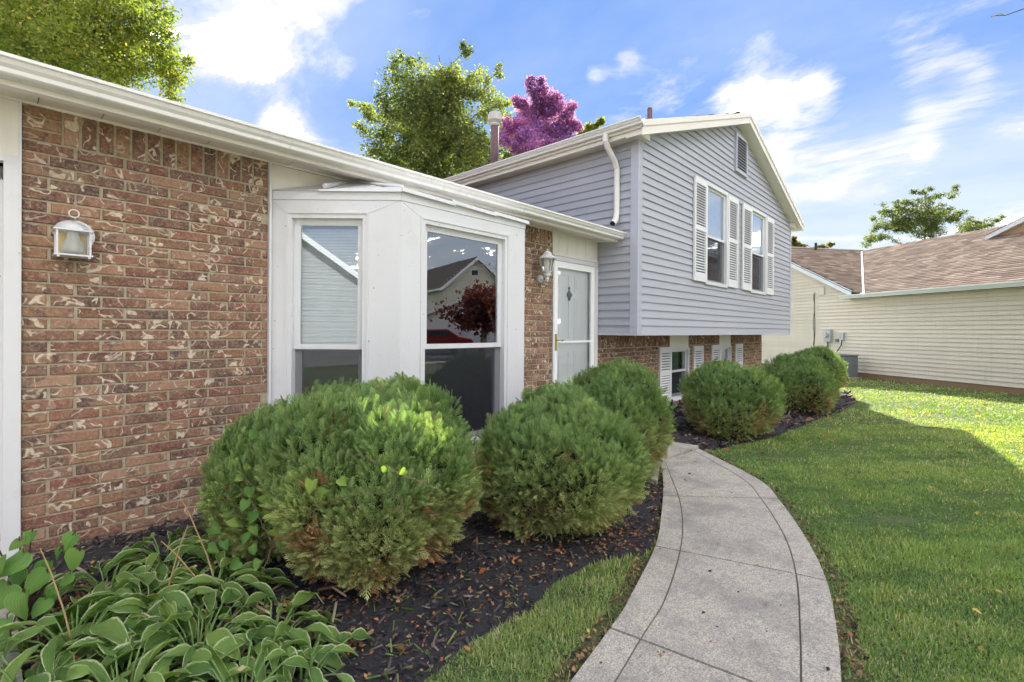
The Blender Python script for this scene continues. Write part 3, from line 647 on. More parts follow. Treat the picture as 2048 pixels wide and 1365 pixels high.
# ---- louvred vent in the gable
v0, v1, vz0, vz1 = VENT; mb = MB(); yv = YG - .060
mb.box(v0, v0 + .06, yv, YG, vz0, vz1).box(v1 - .06, v1, yv, YG, vz0, vz1).box(v0 + .06, v1 - .06, yv, YG, vz0, vz0 + .05).box(v0 + .06, v1 - .06, yv, YG, vz1 - .05, vz1)
vent = mb.build('gable_vent', M['post'], house)
MB().box(v0 + .06, v1 - .06, YG - .032, YG - .022, vz0 + .05, vz1 - .05).build('backing_or_shade_sheet', M['black'], vent)
for i in range(11):
    zz = vz0 + .06 + i * (vz1 - vz0 - .11) / 11
    MB().hexa([(v0 + .06, yv + .003, zz), (v1 - .06, yv + .003, zz), (v1 - .06, yv + .006, zz), (v0 + .06, yv + .006, zz), (v0 + .06, yv + .015, zz + .022), (v1 - .06, yv + .015, zz + .022), (v1 - .06, yv + .018, zz + .022), (v0 + .06, yv + .018, zz + .022)]).build('slat', M['post'], vent)

# ---- windows
def mat_screen():
    m = bpy.data.materials.new('window_screen'); m.use_nodes = True; t = m.node_tree; t.nodes.clear()
    o = t.nodes.new('ShaderNodeOutputMaterial'); tr = t.nodes.new('ShaderNodeBsdfTransparent'); df = t.nodes.new('ShaderNodeBsdfDiffuse'); mx = t.nodes.new('ShaderNodeMixShader')
    df.inputs[0].default_value = (.045, .045, .055, 1); mx.inputs[0].default_value = .5; t.links.new(tr.outputs[0], mx.inputs[1]); t.links.new(df.outputs[0], mx.inputs[2]); t.links.new(mx.outputs[0], o.inputs['Surface']); return m
M['mesh'] = mat_screen()
def window(parent, fr, a0, a1, z0, z1, zr, rec=.04, fw=.045, sw=.045, blind=None, curtain=None, room=.9, screen=True, proud=0.0, label=None, nest=True):
    mb = MB()
    for q in ((a0, a0 + fw, z0, z1), (a1 - fw, a1, z0, z1), (a0 + fw, a1 - fw, z1 - fw, z1), (a0 + fw, a1 - fw, z0, z0 + fw)): mb.obox(fr, q[0], q[1], -rec - .09, proud, q[2], q[3])
    wn = mb.build('window', M['white'], parent, label=label); P = wn if nest else parent
    if not nest: wn.name = 'window_frame'
    b0, b1, c0, c1 = a0 + fw, a1 - fw, z0 + fw, z1 - fw
    for (s0, s1, d) in ((zr - .022, c1, -rec), (c0, zr + .022, -rec - .032)):
        mb = MB(); up = s1 == c1; rl = .042 if up else .044
        mb.obox(fr, b0, b0 + sw, d - .028, d, s0, s1).obox(fr, b1 - sw, b1, d - .028, d, s0, s1).obox(fr, b0 + sw, b1 - sw, d - .028, d, s1 - sw, s1).obox(fr, b0 + sw, b1 - sw, d - .028, d, s0, s0 + rl)
        mb.build('sash', M['white'], P)
        q = MB(); q.quad(fr(b0 + sw - .005, d - .014, s0 + rl - .003), fr(b1 - sw + .005, d - .014, s0 + rl - .003), fr(b1 - sw + .005, d - .014, s1 - sw + .003), fr(b0 + sw - .005, d - .014, s1 - sw + .003))
        q.build('pane', M['glass'], P)
    if screen:
        q = MB(); q.quad(fr(b0 + .01, -rec - .006, c0), fr(b1 - .01, -rec - .006, c0), fr(b1 - .01, -rec - .006, zr - .02), fr(b0 + .01, -rec - .006, zr - .02)); q.build('insect_screen', M['mesh'], P)
    if blind:
        mb = MB(); zz = blind[1]
        while zz > blind[0]:
            mb.quad(fr(b0 + .01, -rec - .078, zz), fr(b1 - .01, -rec - .078, zz), fr(b1 - .01, -rec - .066, zz - .021), fr(b0 + .01, -rec - .066, zz - .021)); zz -= .0245
        mb.quad(fr(b0, -rec - .088, blind[0]), fr(b1, -rec - .088, blind[0]), fr(b1, -rec - .088, blind[1]), fr(b0, -rec - .088, blind[1]))
        mb.build('blind', M['blind'], P, kind='stuff')
    if curtain:
        mb = MB(); n = 26
        for i in range(n):
            t0, t1 = i / n, (i + 1) / n; f = lambda t: -rec - .16 + .03 * math.sin(t * 38)
            mb.quad(fr(b0 + (b1 - b0) * t0, f(t0), z0), fr(b0 + (b1 - b0) * t1, f(t1), z0), fr(b0 + (b1 - b0) * t1, f(t1), z1), fr(b0 + (b1 - b0) * t0, f(t0), z1))
        mb.build('curtain', M['curtain'], P)
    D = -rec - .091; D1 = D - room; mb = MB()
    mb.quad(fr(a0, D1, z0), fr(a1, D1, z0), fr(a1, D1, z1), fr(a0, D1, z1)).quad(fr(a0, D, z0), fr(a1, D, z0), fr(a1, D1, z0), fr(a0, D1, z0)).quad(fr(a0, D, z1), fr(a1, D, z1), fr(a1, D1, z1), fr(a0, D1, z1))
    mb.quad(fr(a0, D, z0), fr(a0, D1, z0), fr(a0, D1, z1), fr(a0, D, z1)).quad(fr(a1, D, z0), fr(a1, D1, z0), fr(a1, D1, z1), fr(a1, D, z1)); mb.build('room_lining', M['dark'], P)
    return wn
def shutter(parent, fr, a0, a1, z0, z1, d0=.024, label=None):
    mb = MB(); e = .055; zm = (z0 + z1) / 2 + .02; rl = .07
    mb.obox(fr, a0, a0 + e, d0, d0 + .035, z0, z1).obox(fr, a1 - e, a1, d0, d0 + .035, z0, z1)
    for q in ((z0, z0 + .13), (zm - rl / 2, zm + rl / 2), (z1 - .11, z1)): mb.obox(fr, a0 + e, a1 - e, d0, d0 + .034, q[0], q[1])
    s = mb.build('shutter', M['shutter'], parent, label=label)
    MB().obox(fr, a0 + e, a1 - e, d0, d0 + .004, z0 + .1, z1 - .1).build('backing_or_shade_sheet', M['acgrey'], s)  # grey sheet, its colour stands in for shadow in the louvre gaps
    mb = MB()
    for (q0, q1) in ((z0 + .13, zm - rl / 2), (zm + rl / 2, z1 - .11)):
        n = max(3, int((q1 - q0) / .045)); h = (q1 - q0) / n
        for i in range(n):
            zz = q0 + i * h
            mb.hexa([fr(a0 + e, d0 + .027, zz + .002), fr(a1 - e, d0 + .027, zz + .002), fr(a1 - e, d0 + .031, zz + .004), fr(a0 + e, d0 + .031, zz + .004), fr(a0 + e, d0 + .010, zz + h * .60), fr(a1 - e, d0 + .010, zz + h * .60), fr(a1 - e, d0 + .014, zz + h * .62), fr(a0 + e, d0 + .014, zz + h * .62)])
    mb.build('louvre', M['shutter'], s, kind='stuff'); return s
fg = FX(YG)
for i, (a0, a1, z0, z1) in enumerate(GW):
    window(house, fg, a0, a1, z0, z1, 3.165, rec=.0, fw=.065, sw=.045, blind=(3.12, 4.06), room=1.0, proud=.045, label=('upper gable window nearer the downspout', 'upper gable window nearer the far eave')[i])
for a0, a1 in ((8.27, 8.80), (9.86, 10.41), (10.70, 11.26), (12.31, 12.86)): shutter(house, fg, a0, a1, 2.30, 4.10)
fb = FX(YB)
for i, (a0, a1) in enumerate(XW):
    window(house, fb, a0, a1, .10, 1.10, .64, rec=.03, fw=.05, sw=.035, curtain=True, room=.6, proud=.02, screen=True, label='basement window behind the round bushes')
    MB().box(a0, a1, YB + .0, YB + .05, 1.10, ZG0 - .012).build('panel', M['cream'], house)
    MB().box(a0 - .01, a1 + .01, YB - .05, YB + .03, .075, .10).build('window_sill', M['white'], house)
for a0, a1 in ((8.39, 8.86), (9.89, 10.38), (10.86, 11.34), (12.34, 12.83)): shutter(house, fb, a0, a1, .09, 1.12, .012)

# ---- low eave: soffit, fascia, gutter, roof
XL0 = -5.2
mb = MB(); x = XL0
while x < XG0 - .01:
    x1 = min(x + .298, XG0 - .004); mb.box(x, x1 - .004, 3.875, YB - .002, ZS, ZS + .012); x += .30
mb.build('soffit', M['soffit'], house)
MB().box(XL0, XG0 - .004, 3.875, YB, ZS + .014, ZS + .02).build('soffit_backing', M['black'], house)
MB().box(XL0, XG0 - .004, YB - .02, YB - .002, ZS - .014, ZS).build('soffit_channel', M['cream'], house)
MB().box(XL0, XG0 - .12, 3.845, 3.872, 2.748, 2.87).box(XL0, XG0 - .12, 3.838, 3.905, 2.733, 2.748).build('fascia', M['cream'], house)
gutter(lambda a, d, z: (a, 3.843 - d, z), XL0, XG0 - .02, 2.857)
MB().hexa([(XG0 - .13, 3.85, 2.733), (XG0 - .006, 3.85, 2.733), (XG0 - .006, YB, 2.733 + .04), (XG0 - .13, YB, 2.773), (XG0 - .13, 3.85, 2.80), (XG0 - .006, 3.85, 2.80), (XG0 - .006, YB, 2.80), (XG0 - .13, YB, 2.80)]).build('eave_end_box', M['cream'], house)
RS = .333; YE = 3.78; ZRE = 2.838; YR2 = 8.3; ZR2 = ZRE + RS * (YR2 - YE)
mb = MB()
mb.hexa([(XL0 - .3, YE, ZRE - .03), (XG0 - .005, YE, ZRE - .03), (XG0 - .005, YR2, ZR2 - .03), (XL0 - .3, YR2, ZR2 - .03), (XL0 - .3, YE, ZRE - .01), (XG0 - .005, YE, ZRE - .01), (XG0 - .005, YR2, ZR2 - .01), (XL0 - .3, YR2, ZR2 - .01)])
mb.hexa([(XL0 - .3, YR2, ZR2 - .03), (XG0 - .005, YR2, ZR2 - .03), (XG0 - .005, 12.8, ZRE - .03), (XL0 - .3, 12.8, ZRE - .03), (XL0 - .3, YR2, ZR2 - .01), (XG0 - .005, YR2, ZR2 - .01), (XG0 - .005, 12.8, ZRE - .01), (XL0 - .3, 12.8, ZRE - .01)])
roof_l = mb.build('low_roof', M['black'], house)
shingles('shingle', (XL0 - .3, YE - .02, ZRE), (1, 0, 0), (0, 1, RS), 35, 35, .335, .14, roof_l)
MB().box(XL0, -3.2, YB, YB + .1, 0, ZS).box(XL0, XL0 + .1, YB, 12.5, 0, ZS).box(XL0, XG0, 12.4, 12.5, 0, ZS).build('wall', M['cream'], house)
# ---- garage door and its trim
mb = MB(); mb.box(.052, X_L - .012, YB - .03, YB + .10, -.03, 2.44).box(X_L - .012, X_L - .001, YB - .038, YB + .02, -.03, ZS - .015)
mb.build('garage_door_trim', M['white'], house)
MB().box(.02, .052, YB + .04, YB + .16, -.03, 2.30).build('garage_door_trim', M['white'], house)
MB().box(-3.2, X_L - .012, YB - .012, YB + .05, 2.44, ZS - .015).build('garage_header', M['cream'], house)
MB().box(-3.2, X_L - .012, YB - .024, YB + .05, 2.40, 2.442).build('header_moulding', M['cream'], house)
gd = MB().box(-3.2, .052, YB + .14, YB + .18, -.02, 2.40).build('garage_door', M['white'], house)
for i in range(4):
    for k in range(6): MB().box(-3.15 + k * .53, -3.15 + k * .53 + .45, YB + .128, YB + .14, .08 + i * .58, .08 + i * .58 + .46).build('panel', M['white'], gd)
mb = MB(); mb.hexa([(-.10, YB + .05, 2.24), (.02, YB + .05, 2.12), (.02, YB + .12, 2.12), (-.10, YB + .12, 2.24), (-.10, YB + .05, 2.40), (.02, YB + .05, 2.40), (.02, YB + .12, 2.40), (-.10, YB + .12, 2.40)]).build('corner_brace', M['white'], gd)

# ---- bay window
P0, P1, P2, P3 = (1.562, 4.2), (2.300, 3.415), (3.822, 3.415), (4.56, 4.2)
ZB0, ZB1 = .12, 2.545; OP = 2.362
MB().box(X_R - .001, X_R + .016, YB - .045, YB + .02, 0, ZS - .015).build('trim_strip', M['white'], house)
MB().box(X_R + .016, 4.47, YB + .003, YB + .05, 2.40, ZS - .014).build('panel_above_bay', M['cream'], house)
bay = MB()
for p, q in ((P0, P1), (P1, P2), (P2, P3)):
    f = FD(p, q); l = math.dist(p, q); bay.obox(f, 0, l, -.10, -.016, ZB0, .36); bay.obox(f, 0, l, -.10, -.016, OP + .005, ZB1 - .03)
bay.poly([(*p, ZB0) for p in (P0, P1, P2, P3)])
bay = bay.build('bay_window', M['white'], house, label='white boxed bay window with three sides')
def facet(p, q, o0, o1, **kw):
    f = FD(p, q); l = math.dist(p, q); g = .0015
    def pane4(pts, d=.0): # board in the (a, z) plane
        mb = MB(); n = len(pts); fr_ = [f(a, d, z) for a, z in pts]; bk = [f(a, d - .02, z) for a, z in pts]
        mb.poly(fr_); mb.poly(bk[::-1])
        for i in range(n): j = (i + 1) % n; mb.quad(fr_[i], fr_[j], bk[j], bk[i])
        mb.build('trim_board', M['white'], bay)
    ZF = 2.475
    pane4([(0, ZF + .0), (l, ZF), (l, ZB1), (0, ZB1)], .006)                      # frieze
    pane4([(g, ZF - g), (l - g, ZF - g), (o1, OP), (o0, OP)])                      # mitred head board
    pane4([(0, .36), (o0 - g, .36), (o0 - g, OP - g), (0, ZF - g * 2)])
    pane4([(o1 + g, .36), (l, .36), (l, ZF - 2 * g), (o1 + g, OP - g)])
    pane4([(0, ZB0), (l, ZB0), (l, .36 - g), (0, .36 - g)], .004)
    mb = MB(); e = .016                                                               # bead round the opening
    for s in ((o0 - e, o0, .36, OP + e), (o1, o1 + e, .36, OP + e), (o0, o1, OP, OP + e)): mb.obox(f, s[0], s[1], -.002, .010, s[2], s[3])
    mb.build('bead', M['white'], bay)
    window(bay, f, o0, o1, .36, OP, 1.272, rec=.045, fw=.036, sw=.052, nest=False, **kw)
facet(P0, P1, .150, .800, blind=(1.30, 2.26), room=.35)
facet(P1, P2, .212, 1.262, room=1.3)
facet(P2, P3, .22, .87, room=.35)
mb = MB(); o_ = .03
A0, A1, A2, A3 = (P0[0] - .02, P0[1], ZB1), (P1[0] - .012, P1[1] - o_, ZB1), (P2[0] + .012, P2[1] - o_, ZB1), (P3[0] + .02, P3[1], ZB1); B0, B1 = (2.30, 4.2, 2.795), (3.82, 4.2, 2.795)
mb.poly([A0, A1, B0]).poly([A1, A2, B1, B0]).poly([A2, A3, B1]).poly([A0, A1, A2, A3]); mb.build('bay_roof', M['white'], bay)
mb = MB(); f = FD(P0, P1)                                                             # bent flashing on the bay roof
mb.tube([(1.86, 3.86, 2.585), (2.28, 4.18, 2.77)], .018, 4); mb.tube([(2.30, 3.40, 2.585), (2.30, 4.17, 2.775)], .016, 4); mb.build('hip_flashing', M['white'], bay)
l = math.dist(P0, P1); f = FD(P0, P1)
mb = MB(); mb.hexa([f(.41, .012, ZB1 - .006), f(l + .012, .012, ZB1 - .006), f(l + .012, .03, ZB1 - .006), f(.41, .03, ZB1 - .006), f(.41, .012, ZB1 + .012), f(l + .012, .012, ZB1 + .036), f(l + .012, .02, ZB1 + .036), f(.41, .02, ZB1 + .012)]).build('flashing', M['white'], bay)
f = FX(P1[1])
for a0, a1, z0, z1 in ((2.288, 2.85, 2.572, 2.556), (2.82, 3.37, 2.572, 2.553), (3.345, 3.85, 2.566, 2.553)):
    MB().hexa([f(a0, .02, z0 - .03), f(a1, .02, z1 - .028), f(a1, .042, z1 - .028), f(a0, .042, z0 - .03), f(a0, .02, z0 + .006), f(a1, .02, z1 + .006), f(a1, .036, z1 + .004), f(a0, .036, z0 + .004)]).build('flashing', M['white'], bay)
MB().box(P0[0] + .1, P3[0] - .1, 3.6, 4.2, -.02, ZB0).build('bay_footing', M['mortar'], house)

# ---- entrance
XD0, XD1 = 5.272, XG0 - .022
MB().box(XD0, XD1, YB - .005, YB + .06, 2.46, ZS - .014).build('panel_above_door', M['cream'], house)
mb = MB()
for i in range(5): mb.box(XD0 + .12 + i * .22, XD0 + .124 + i * .22, YB - .0075, YB - .005, 2.50, ZS - .02)
mb.box(XD0 + .03, XD1, YB - .02, YB - .004, 2.455, 2.475); mb.build('batten', M['cream'], house)
mb = MB(); mb.box(XD0, XD0 + .035, YB - .02, YB + .12, .16, 2.45).box(XD1 - .08, XD1, YB - .02, YB + .12, .16, 2.45).box(XD0 + .035, XD1 - .08, YB - .02, YB + .12, 2.39, 2.45); mb.build('door_frame', M['white'], house)
sx0, sx1, sz0, sz1 = XD0 + .038, XD1 - .083, .20, 2.385
mb = MB(); ys, ye = YB - .012, YB + .02
mb.box(sx0, sx0 + .07, ys, ye, sz0, sz1).box(sx1 - .09, sx1, ys, ye, sz0, sz1).box(sx0 + .07, sx1 - .09, ys, ye, sz1 - .09, sz1).box(sx0 + .07, sx1 - .09, ys, ye, sz0, .52).box(sx0 + .07, sx1 - .09, ys, ye, 1.245, 1.275)
storm = mb.build('storm_door', M['door'], house)
for z0, z1 in ((1.275, sz1 - .09), (.52, 1.245)):
    MB().quad((sx0 + .07, YB + .005, z0), (sx1 - .09, YB + .005, z0), (sx1 - .09, YB + .005, z1), (sx0 + .07, YB + .005, z1)).build('pane', M['clear'], storm)
MB().box(sx0 + .012, sx0 + .052, ys - .008, ys, 1.14, 1.37).tube([(sx0 + .03, ys - .01, 1.285), (sx0 + .03, ys - .05, 1.285), (sx0 + .07, ys - .055, 1.29), (sx0 + .11, ys - .055, 1.275), (sx0 + .15, ys - .05, 1.29)], .009, 8).build('handle', M['brass'], storm)
MB().box(sx0 - .0, sx1 + .0, YB + .059, YB + .10, .18, 2.39).build('front_door', M['door'], house)
fd = [o for o in col.objects if o.name.startswith('front_door')][-1]
dw = (sx1 - sx0)
for (r0, r1) in ((1.98, 2.22), (1.28, 1.90), (.40, 1.12)):
    for (c0, c1) in ((.13, .44), (.56, .87)):
        a0, a1 = sx0 + dw * c0, sx0 + dw * c1; y = YB + .059; mb = MB()
        for q in ((a0, a1, r0, r0 + .022), (a0, a1, r1 - .022, r1), (a0, a0 + .022, r0 + .022, r1 - .022), (a1 - .022, a1, r0 + .022, r1 - .022)): mb.box(q[0], q[1], y - .008, y, q[2], q[3])
        mb.box(a0 + .05, a1 - .05, y - .006, y, r0 + .05, r1 - .05); mb.build('panel', M['door'], fd)
kx = sx0 + dw * .42
MB().lathe((kx, YB + .045, 1.93), [(0, -.09), (.018, -.07), (.03, -.03), (.048, 0), (.035, .03), (.015, .05), (.008, .085), (.02, .10), (0, .125)], 12).build('door_knocker', M['knocker'], fd)
step = MB().box(4.75, 6.38, 3.12, YB + .02, -.05, .155).build('doorstep', M['concrete'], house)
MB().box(sx0 - .03, sx1 + .03, YB - .07, YB + .12, .156, .198).build('threshold', M['cream'], house)

# ================================================================== WALL LANTERNS
lan = empty('wall_lantern', (.37, 4.19, 1.95), 'small white half-dome lantern with a ring on the brick pier by the garage', 'wall light')
cx, cy = .352, 4.095
MB().lathe((0, 0, 0), [(0, 0), (.092, 0), (.092, .016), (.080, .024), (.055, .026)], 24)
mb = MB(); n = 24
pr = [(.092, 0), (.092, .014), (.078, .022), (0, .024)]
for i in range(len(pr) - 1):
    for j in range(n):
        a, b = 2 * math.pi * j / n, 2 * math.pi * (j + 1) / n; (r0, d0), (r1, d1) = pr[i], pr[i + 1]
        mb.quad(*[(.375 + r_ * math.cos(t_), YB - .014 - d_, 2.005 + r_ * math.sin(t_)) for r_, d_, t_ in ((r0, d0, a), (r0, d0, b), (r1, d1, b), (r1, d1, a))])
mb.build('backplate', M['white'], lan, smooth=True)
hood = MB(); n = 14
for i in range(7):
    for j in range(n):
        q = []
        for (ii, jj) in ((i, j), (i + 1, j), (i + 1, j + 1), (i, j + 1)):
            th = math.pi / 2 * ii / 7; ph = math.pi + math.pi * jj / n
            q.append((cx + .088 * math.cos(th) * math.cos(ph), 4.165 + .135 * math.cos(th) * math.sin(ph), 2.02 + .072 * math.sin(th)))
        hood.quad(*q)
hood.box(cx - .093, cx + .093, 4.02, 4.168, 2.012, 2.021); hood.build('hood', M['white'], lan, smooth=False)
MB().tube([(cx + .024 * math.cos(t * .45), 4.04 + 0 * t, 2.118 + .024 * math.sin(t * .45)) for t in range(15)], .0042, 6).build('ring', M['white'], lan)
mb = MB()
for xx in (cx - .082, cx + .072):
    for yy in (4.03, 4.15): MB().box(xx, xx + .010, yy, yy + .010, 1.868, 2.012).build('post', M['white'], lan)
MB().box(cx - .090, cx + .090, 4.022, 4.168, 1.858, 1.868).box(cx - .078, cx - .066, 4.024, 4.036, 1.846, 1.858).box(cx + .066, cx + .078, 4.024, 4.036, 1.846, 1.858).build('base_tray', M['white'], lan)
MB().lathe((cx, 4.09, 1.876), [(.0, 0), (.050, .003), (.056, .03), (.050, .06), (.034, .09), (.028, .125), (.026, .135)], 18).build('bulb', M['bulb'], lan, smooth=True)
MB().box(cx - .070, cx + .070, 4.158, 4.163, 1.868, 2.010).build('reflector', M['amber'], lan)
MB().quad((cx - .072, 4.034, 1.868), (cx + .072, 4.034, 1.868), (cx + .072, 4.034, 2.012), (cx - .072, 4.034, 2.012)).build('pane', M['clear'], lan)

lb = empty('wall_lantern', (5.0, 4.19, 2.2), 'white tapered coach lantern on the brick strip beside the front door', 'wall light')
cx, cy, cz = 4.94, 4.02, 2.28
mb = MB(); mb.tube([(cx + .05, 4.19, cz - .18), (cx + .05, 4.165, cz - .18)], [.055, .048], 16); mb.tube([(cx + .05, 4.17, cz - .18), (cx + .04, 4.10, cz - .22), (cx + .01, 4.03, cz - .215), (cx, cy, cz - .17), (cx, cy, cz - .10)], .014, 8); mb.build('bracket', M['white'], lb, smooth=True)
MB().lathe((cx, cy, cz), [(0, -.24), (.012, -.23), (.022, -.20), (.018, -.17), (.04, -.155), (.045, -.12), (.055, -.105), (.055, -.098), (0, -.098)], 12).build('base_tray', M['white'], lb)
mb = MB(); r0, r1 = .058, .095
for k in range(6):
    a = math.pi / 3 * k + .3; mb.tube([(cx + r0 * math.cos(a), cy + r0 * math.sin(a), cz - .10), (cx + r1 * math.cos(a), cy + r1 * math.sin(a), cz + .07)], .006, 5)
mb.build('cage', M['white'], lb)
mb = MB()
for k in range(6):
    a, b = math.pi / 3 * k + .3, math.pi / 3 * (k + 1) + .3
    mb.quad(*[(cx + r_ * .96 * math.cos(t_), cy + r_ * .96 * math.sin(t_), z_) for r_, t_, z_ in ((r0, a, cz - .10), (r0, b, cz - .10), (r1, b, cz + .07), (r1, a, cz + .07))])
mb.build('pane', M['clear'], lb)
MB().lathe((cx, cy, cz), [(.115, .062), (.118, .072), (.09, .095), (.055, .118), (.058, .13), (.045, .15), (.015, .165), (.02, .18), (0, .20)], 12).build('hood', M['white'], lb)
MB().lathe((cx, cy, cz - .09), [(.018, 0), (.02, .06), (.028, .10), (.02, .13), (0, .14)], 12).build('bulb', M['bulb'], lb, smooth=True)

# ================================================================== NEIGHBOURING HOUSE
SW = -2.5; Ux, Uy = .5813, .8137; Q0 = (16.25, -.87)
def NW(s, wv, z): return (Q0[0] + Ux * s + Uy * wv, Q0[1] + Uy * s - Ux * wv, z)      # s along the wall, wv into the house
fn = lambda a, d, z: NW(a, -d, z)
nh = empty('house', NW(0, 2, 0), 'long low house with cream siding and brown shingle roof beyond the lawn', 'house')
MB().obox(fn, SW, 13.2, -.25, -.002, -.1, .17).build('foundation', flat('orange_foundation_block', (.26, .17, .10), .9), nh)
ncl = MB().obox(fn, SW, 13.2, -.2, -.01, .18, 2.5).build('wall_sheathing', M['tan'], nh)
SR, ZRN = 8.61, 4.86; SE = 4.25
def nroof(s): return .64 + .49 * s if s < SR else .64 + .49 * (2 * SR - s)
NP = .113; z = .165; k = 0
while z < ZRN - .25:
    z1 = z + NP
    a0, b0 = (SW, 13.2) if z1 < 2.52 else ((z + .13 - .64) / .49, 2 * SR - (z + .13 - .64) / .49)
    a1, b1 = (SW, 13.2) if z1 < 2.52 else ((z1 + .13 - .64) / .49, 2 * SR - (z1 + .13 - .64) / .49)
    if b1 > a1: plank(fn, a0, b0, a1, b1, z, z1 + .003, M['tan'], ncl, .030)
    z = z1
mb = MB(); mb.poly([NW(4.2, .05, 2.45), NW(13, .05, 2.45), NW(SR, .05, 4.7)]).build('gable_backing', M['tan'], nh)
mb = MB()
for (s0, s1) in ((SE, SR), (SR, 2 * SR - SE)):
    z0, z1 = nroof(s0), nroof(s1)
    mb.hexa([NW(s0, -.32, z0 - .17), NW(s1, -.32, z1 - .17), NW(s1, -.29, z1 - .17), NW(s0, -.29, z0 - .17), NW(s0, -.32, z0), NW(s1, -.32, z1), NW(s1, -.29, z1), NW(s0, -.29, z0)])
    mb.hexa([NW(s0, -.29, z0 - .16), NW(s1, -.29, z1 - .16), NW(s1, .02, z1 - .16), NW(s0, .02, z0 - .16), NW(s0, -.29, z0 - .13), NW(s1, -.29, z1 - .13), NW(s1, .02, z1 - .13), NW(s0, .02, z0 - .13)])
mb.build('rake_board', paint('pale_blue_white_trim', (.66, .71, .76), .4), nh)
mb = MB()
for (s0, s1) in ((SE - .1, SR), (SR, 2 * SR - SE)):
    z0, z1 = nroof(s0), nroof(s1); mb.hexa([NW(s0, -.33, z0 - .03), NW(s1, -.33, z1 - .03), NW(s1, 9, z1 - .03), NW(s0, 9, z0 - .03), NW(s0, -.33, z0 - .012), NW(s1, -.33, z1 - .012), NW(s1, 9, z1 - .012), NW(s0, 9, z0 - .012)])
nr1 = mb.build('main_roof', M['black'], nh)
TN = ((.29, .215, .165), (.36, .275, .21), (.22, .16, .125), (.26, .20, .165))
c_ = math.hypot(1, .49)
shingles('shingle', NW(SE - .1, -.34, nroof(SE - .1)), (Uy, -Ux, 0), Vector(NW(SR, 0, ZRN)) - Vector(NW(SE - .1, 0, nroof(SE - .1))), 31, 36, .30, .14, nr1, tones=TN,
         keep=lambda u, v: (v / c_ * .49) > ((u - .34) * .47 - .10) * (u > 0) * (u < 5.2))
# garage wing roof
PW = .47; ZE1 = 2.645; WR = 4.66
mb = MB(); mb.hexa([NW(SW, -.34, ZE1 - .18), NW(SE, -.34, ZE1 - .18), NW(SE + 4.47, WR, ZE1 + PW * WR - .03), NW(SW, WR, ZE1 + PW * WR - .03), NW(SW, -.34, ZE1 - .16 - .012), NW(SE, -.34, ZE1 - .172), NW(SE + 4.47, WR, ZE1 + PW * WR - .012), NW(SW, WR, ZE1 + PW * WR - .012)])
mb.hexa([NW(SW, WR, 4.80), NW(8, WR, 4.80), NW(8, 10, 2.6), NW(SW, 10, 2.6), NW(SW, WR, 4.82), NW(8, WR, 4.82), NW(8, 10, 2.62), NW(SW, 10, 2.62)])
nr2 = mb.build('garage_roof', M['black'], nh)
c2 = math.hypot(1, PW)
shingles('shingle', NW(SW, -.36, ZE1 - PW * .36), (Ux, Uy, 0), Vector(NW(0, 1, PW)) - Vector(NW(0, 0, 0)), 40, 40, .30, .14, nr2, tones=TN, keep=lambda u, v: ((u + SW) < SE + .10 + (v / c2 - .36) * .96) & (v / c2 < WR + .36))
def vp(wv, off, dz): s = SE + off + (wv) * PW / .49 - .0; return Vector(NW(s, wv, ZE1 + PW * wv + dz))
mb = MB(); mb.hexa([vp(-.30, -.16, .02), vp(-.30, .10, .02), vp(4.45, .10, .02), vp(4.45, -.16, .02), vp(-.30, -.16, .035), vp(-.30, .10, .035), vp(4.45, .10, .035), vp(4.45, -.16, .035)])
mb.tube([vp(-.3, -.03, .045), vp(4.45, -.03, .045)], .018, 5); mb.build('valley_flashing', M['white'], nh)
mb = MB(); pr = [(0, 0), (0, -.12), (.09, -.12), (.12, -.05), (.135, -.03), (.135, 0)]
mb.sweep([(d, 2.60 + z) for d, z in pr], lambda a, d, z: NW(a, -.30 - d, z), SW, SE + .35).build('gutter', paint('pale_green_white_gutter', (.62, .68, .66), .4), nh)
MB().obox(fn, SW, SE + .3, .0, .30, 2.46, 2.48).build('soffit', M['tan'], nh)
mb = MB(); mb.sweep([(.0, nroof(SR) + .005), (.12, nroof(SR) - .05), (.12, nroof(SR) - .03), (0, nroof(SR) + .035), (-.12, nroof(SR) - .03), (-.12, nroof(SR) - .05)], lambda a, d, z: NW(SR + d, a, z), -.34, 4.9).build('ridge_cap', flat('ridge_shingle', (.10, .065, .055), .95), nh)
# small cross gable on the garage roof
mb = MB(); mb.poly([NW(3.11, 3.69, 4.385), NW(-.9, 3.69, 4.385), NW(1.1, 3.69, 5.18)]).build('dormer_face', flat('tan_wood_siding', (.42, .28, .16), .8), nh)
mb = MB()
for s0, s1 in ((3.25, 1.1), (-1.05, 1.1)):
    mb.hexa([NW(s0, 3.52, 4.29), NW(s1, 3.52, 5.12), NW(s1, 3.66, 5.12), NW(s0, 3.66, 4.29), NW(s0, 3.52, 4.42), NW(s1, 3.52, 5.27), NW(s1, 3.66, 5.27), NW(s0, 3.66, 4.42)])
mb.build('rake_board', M['white'], nh)
dr = MB()
for s0, s1 in ((3.25, 1.1), (-1.05, 1.1)): dr.quad(NW(s0, 3.5, 4.43), NW(s1, 3.5, 5.285), NW(s1, 9, 5.285), NW(s0, 9, 4.43))
dr.build('dormer_roof', flat('brown_shingles', (.25, .18, .14), .95), nh)
p = NW(8.35, 2.2, 4.74); MB().tube([p, (p[0], p[1], p[2] + .30)], .05, 10).build('vent_pipe', M['black'], nh)
p = NW(9.6, 5.2, 4.4); ch = MB().lathe(p, [(.08, 0), (.08, .42), (.12, .45), (.12, .50), (.09, .52), (.14, .60), (.14, .68), (0, .70)], 12).build('flue_pipe', flat('pinkish_flue_metal', (.50, .42, .38), .5), nh)
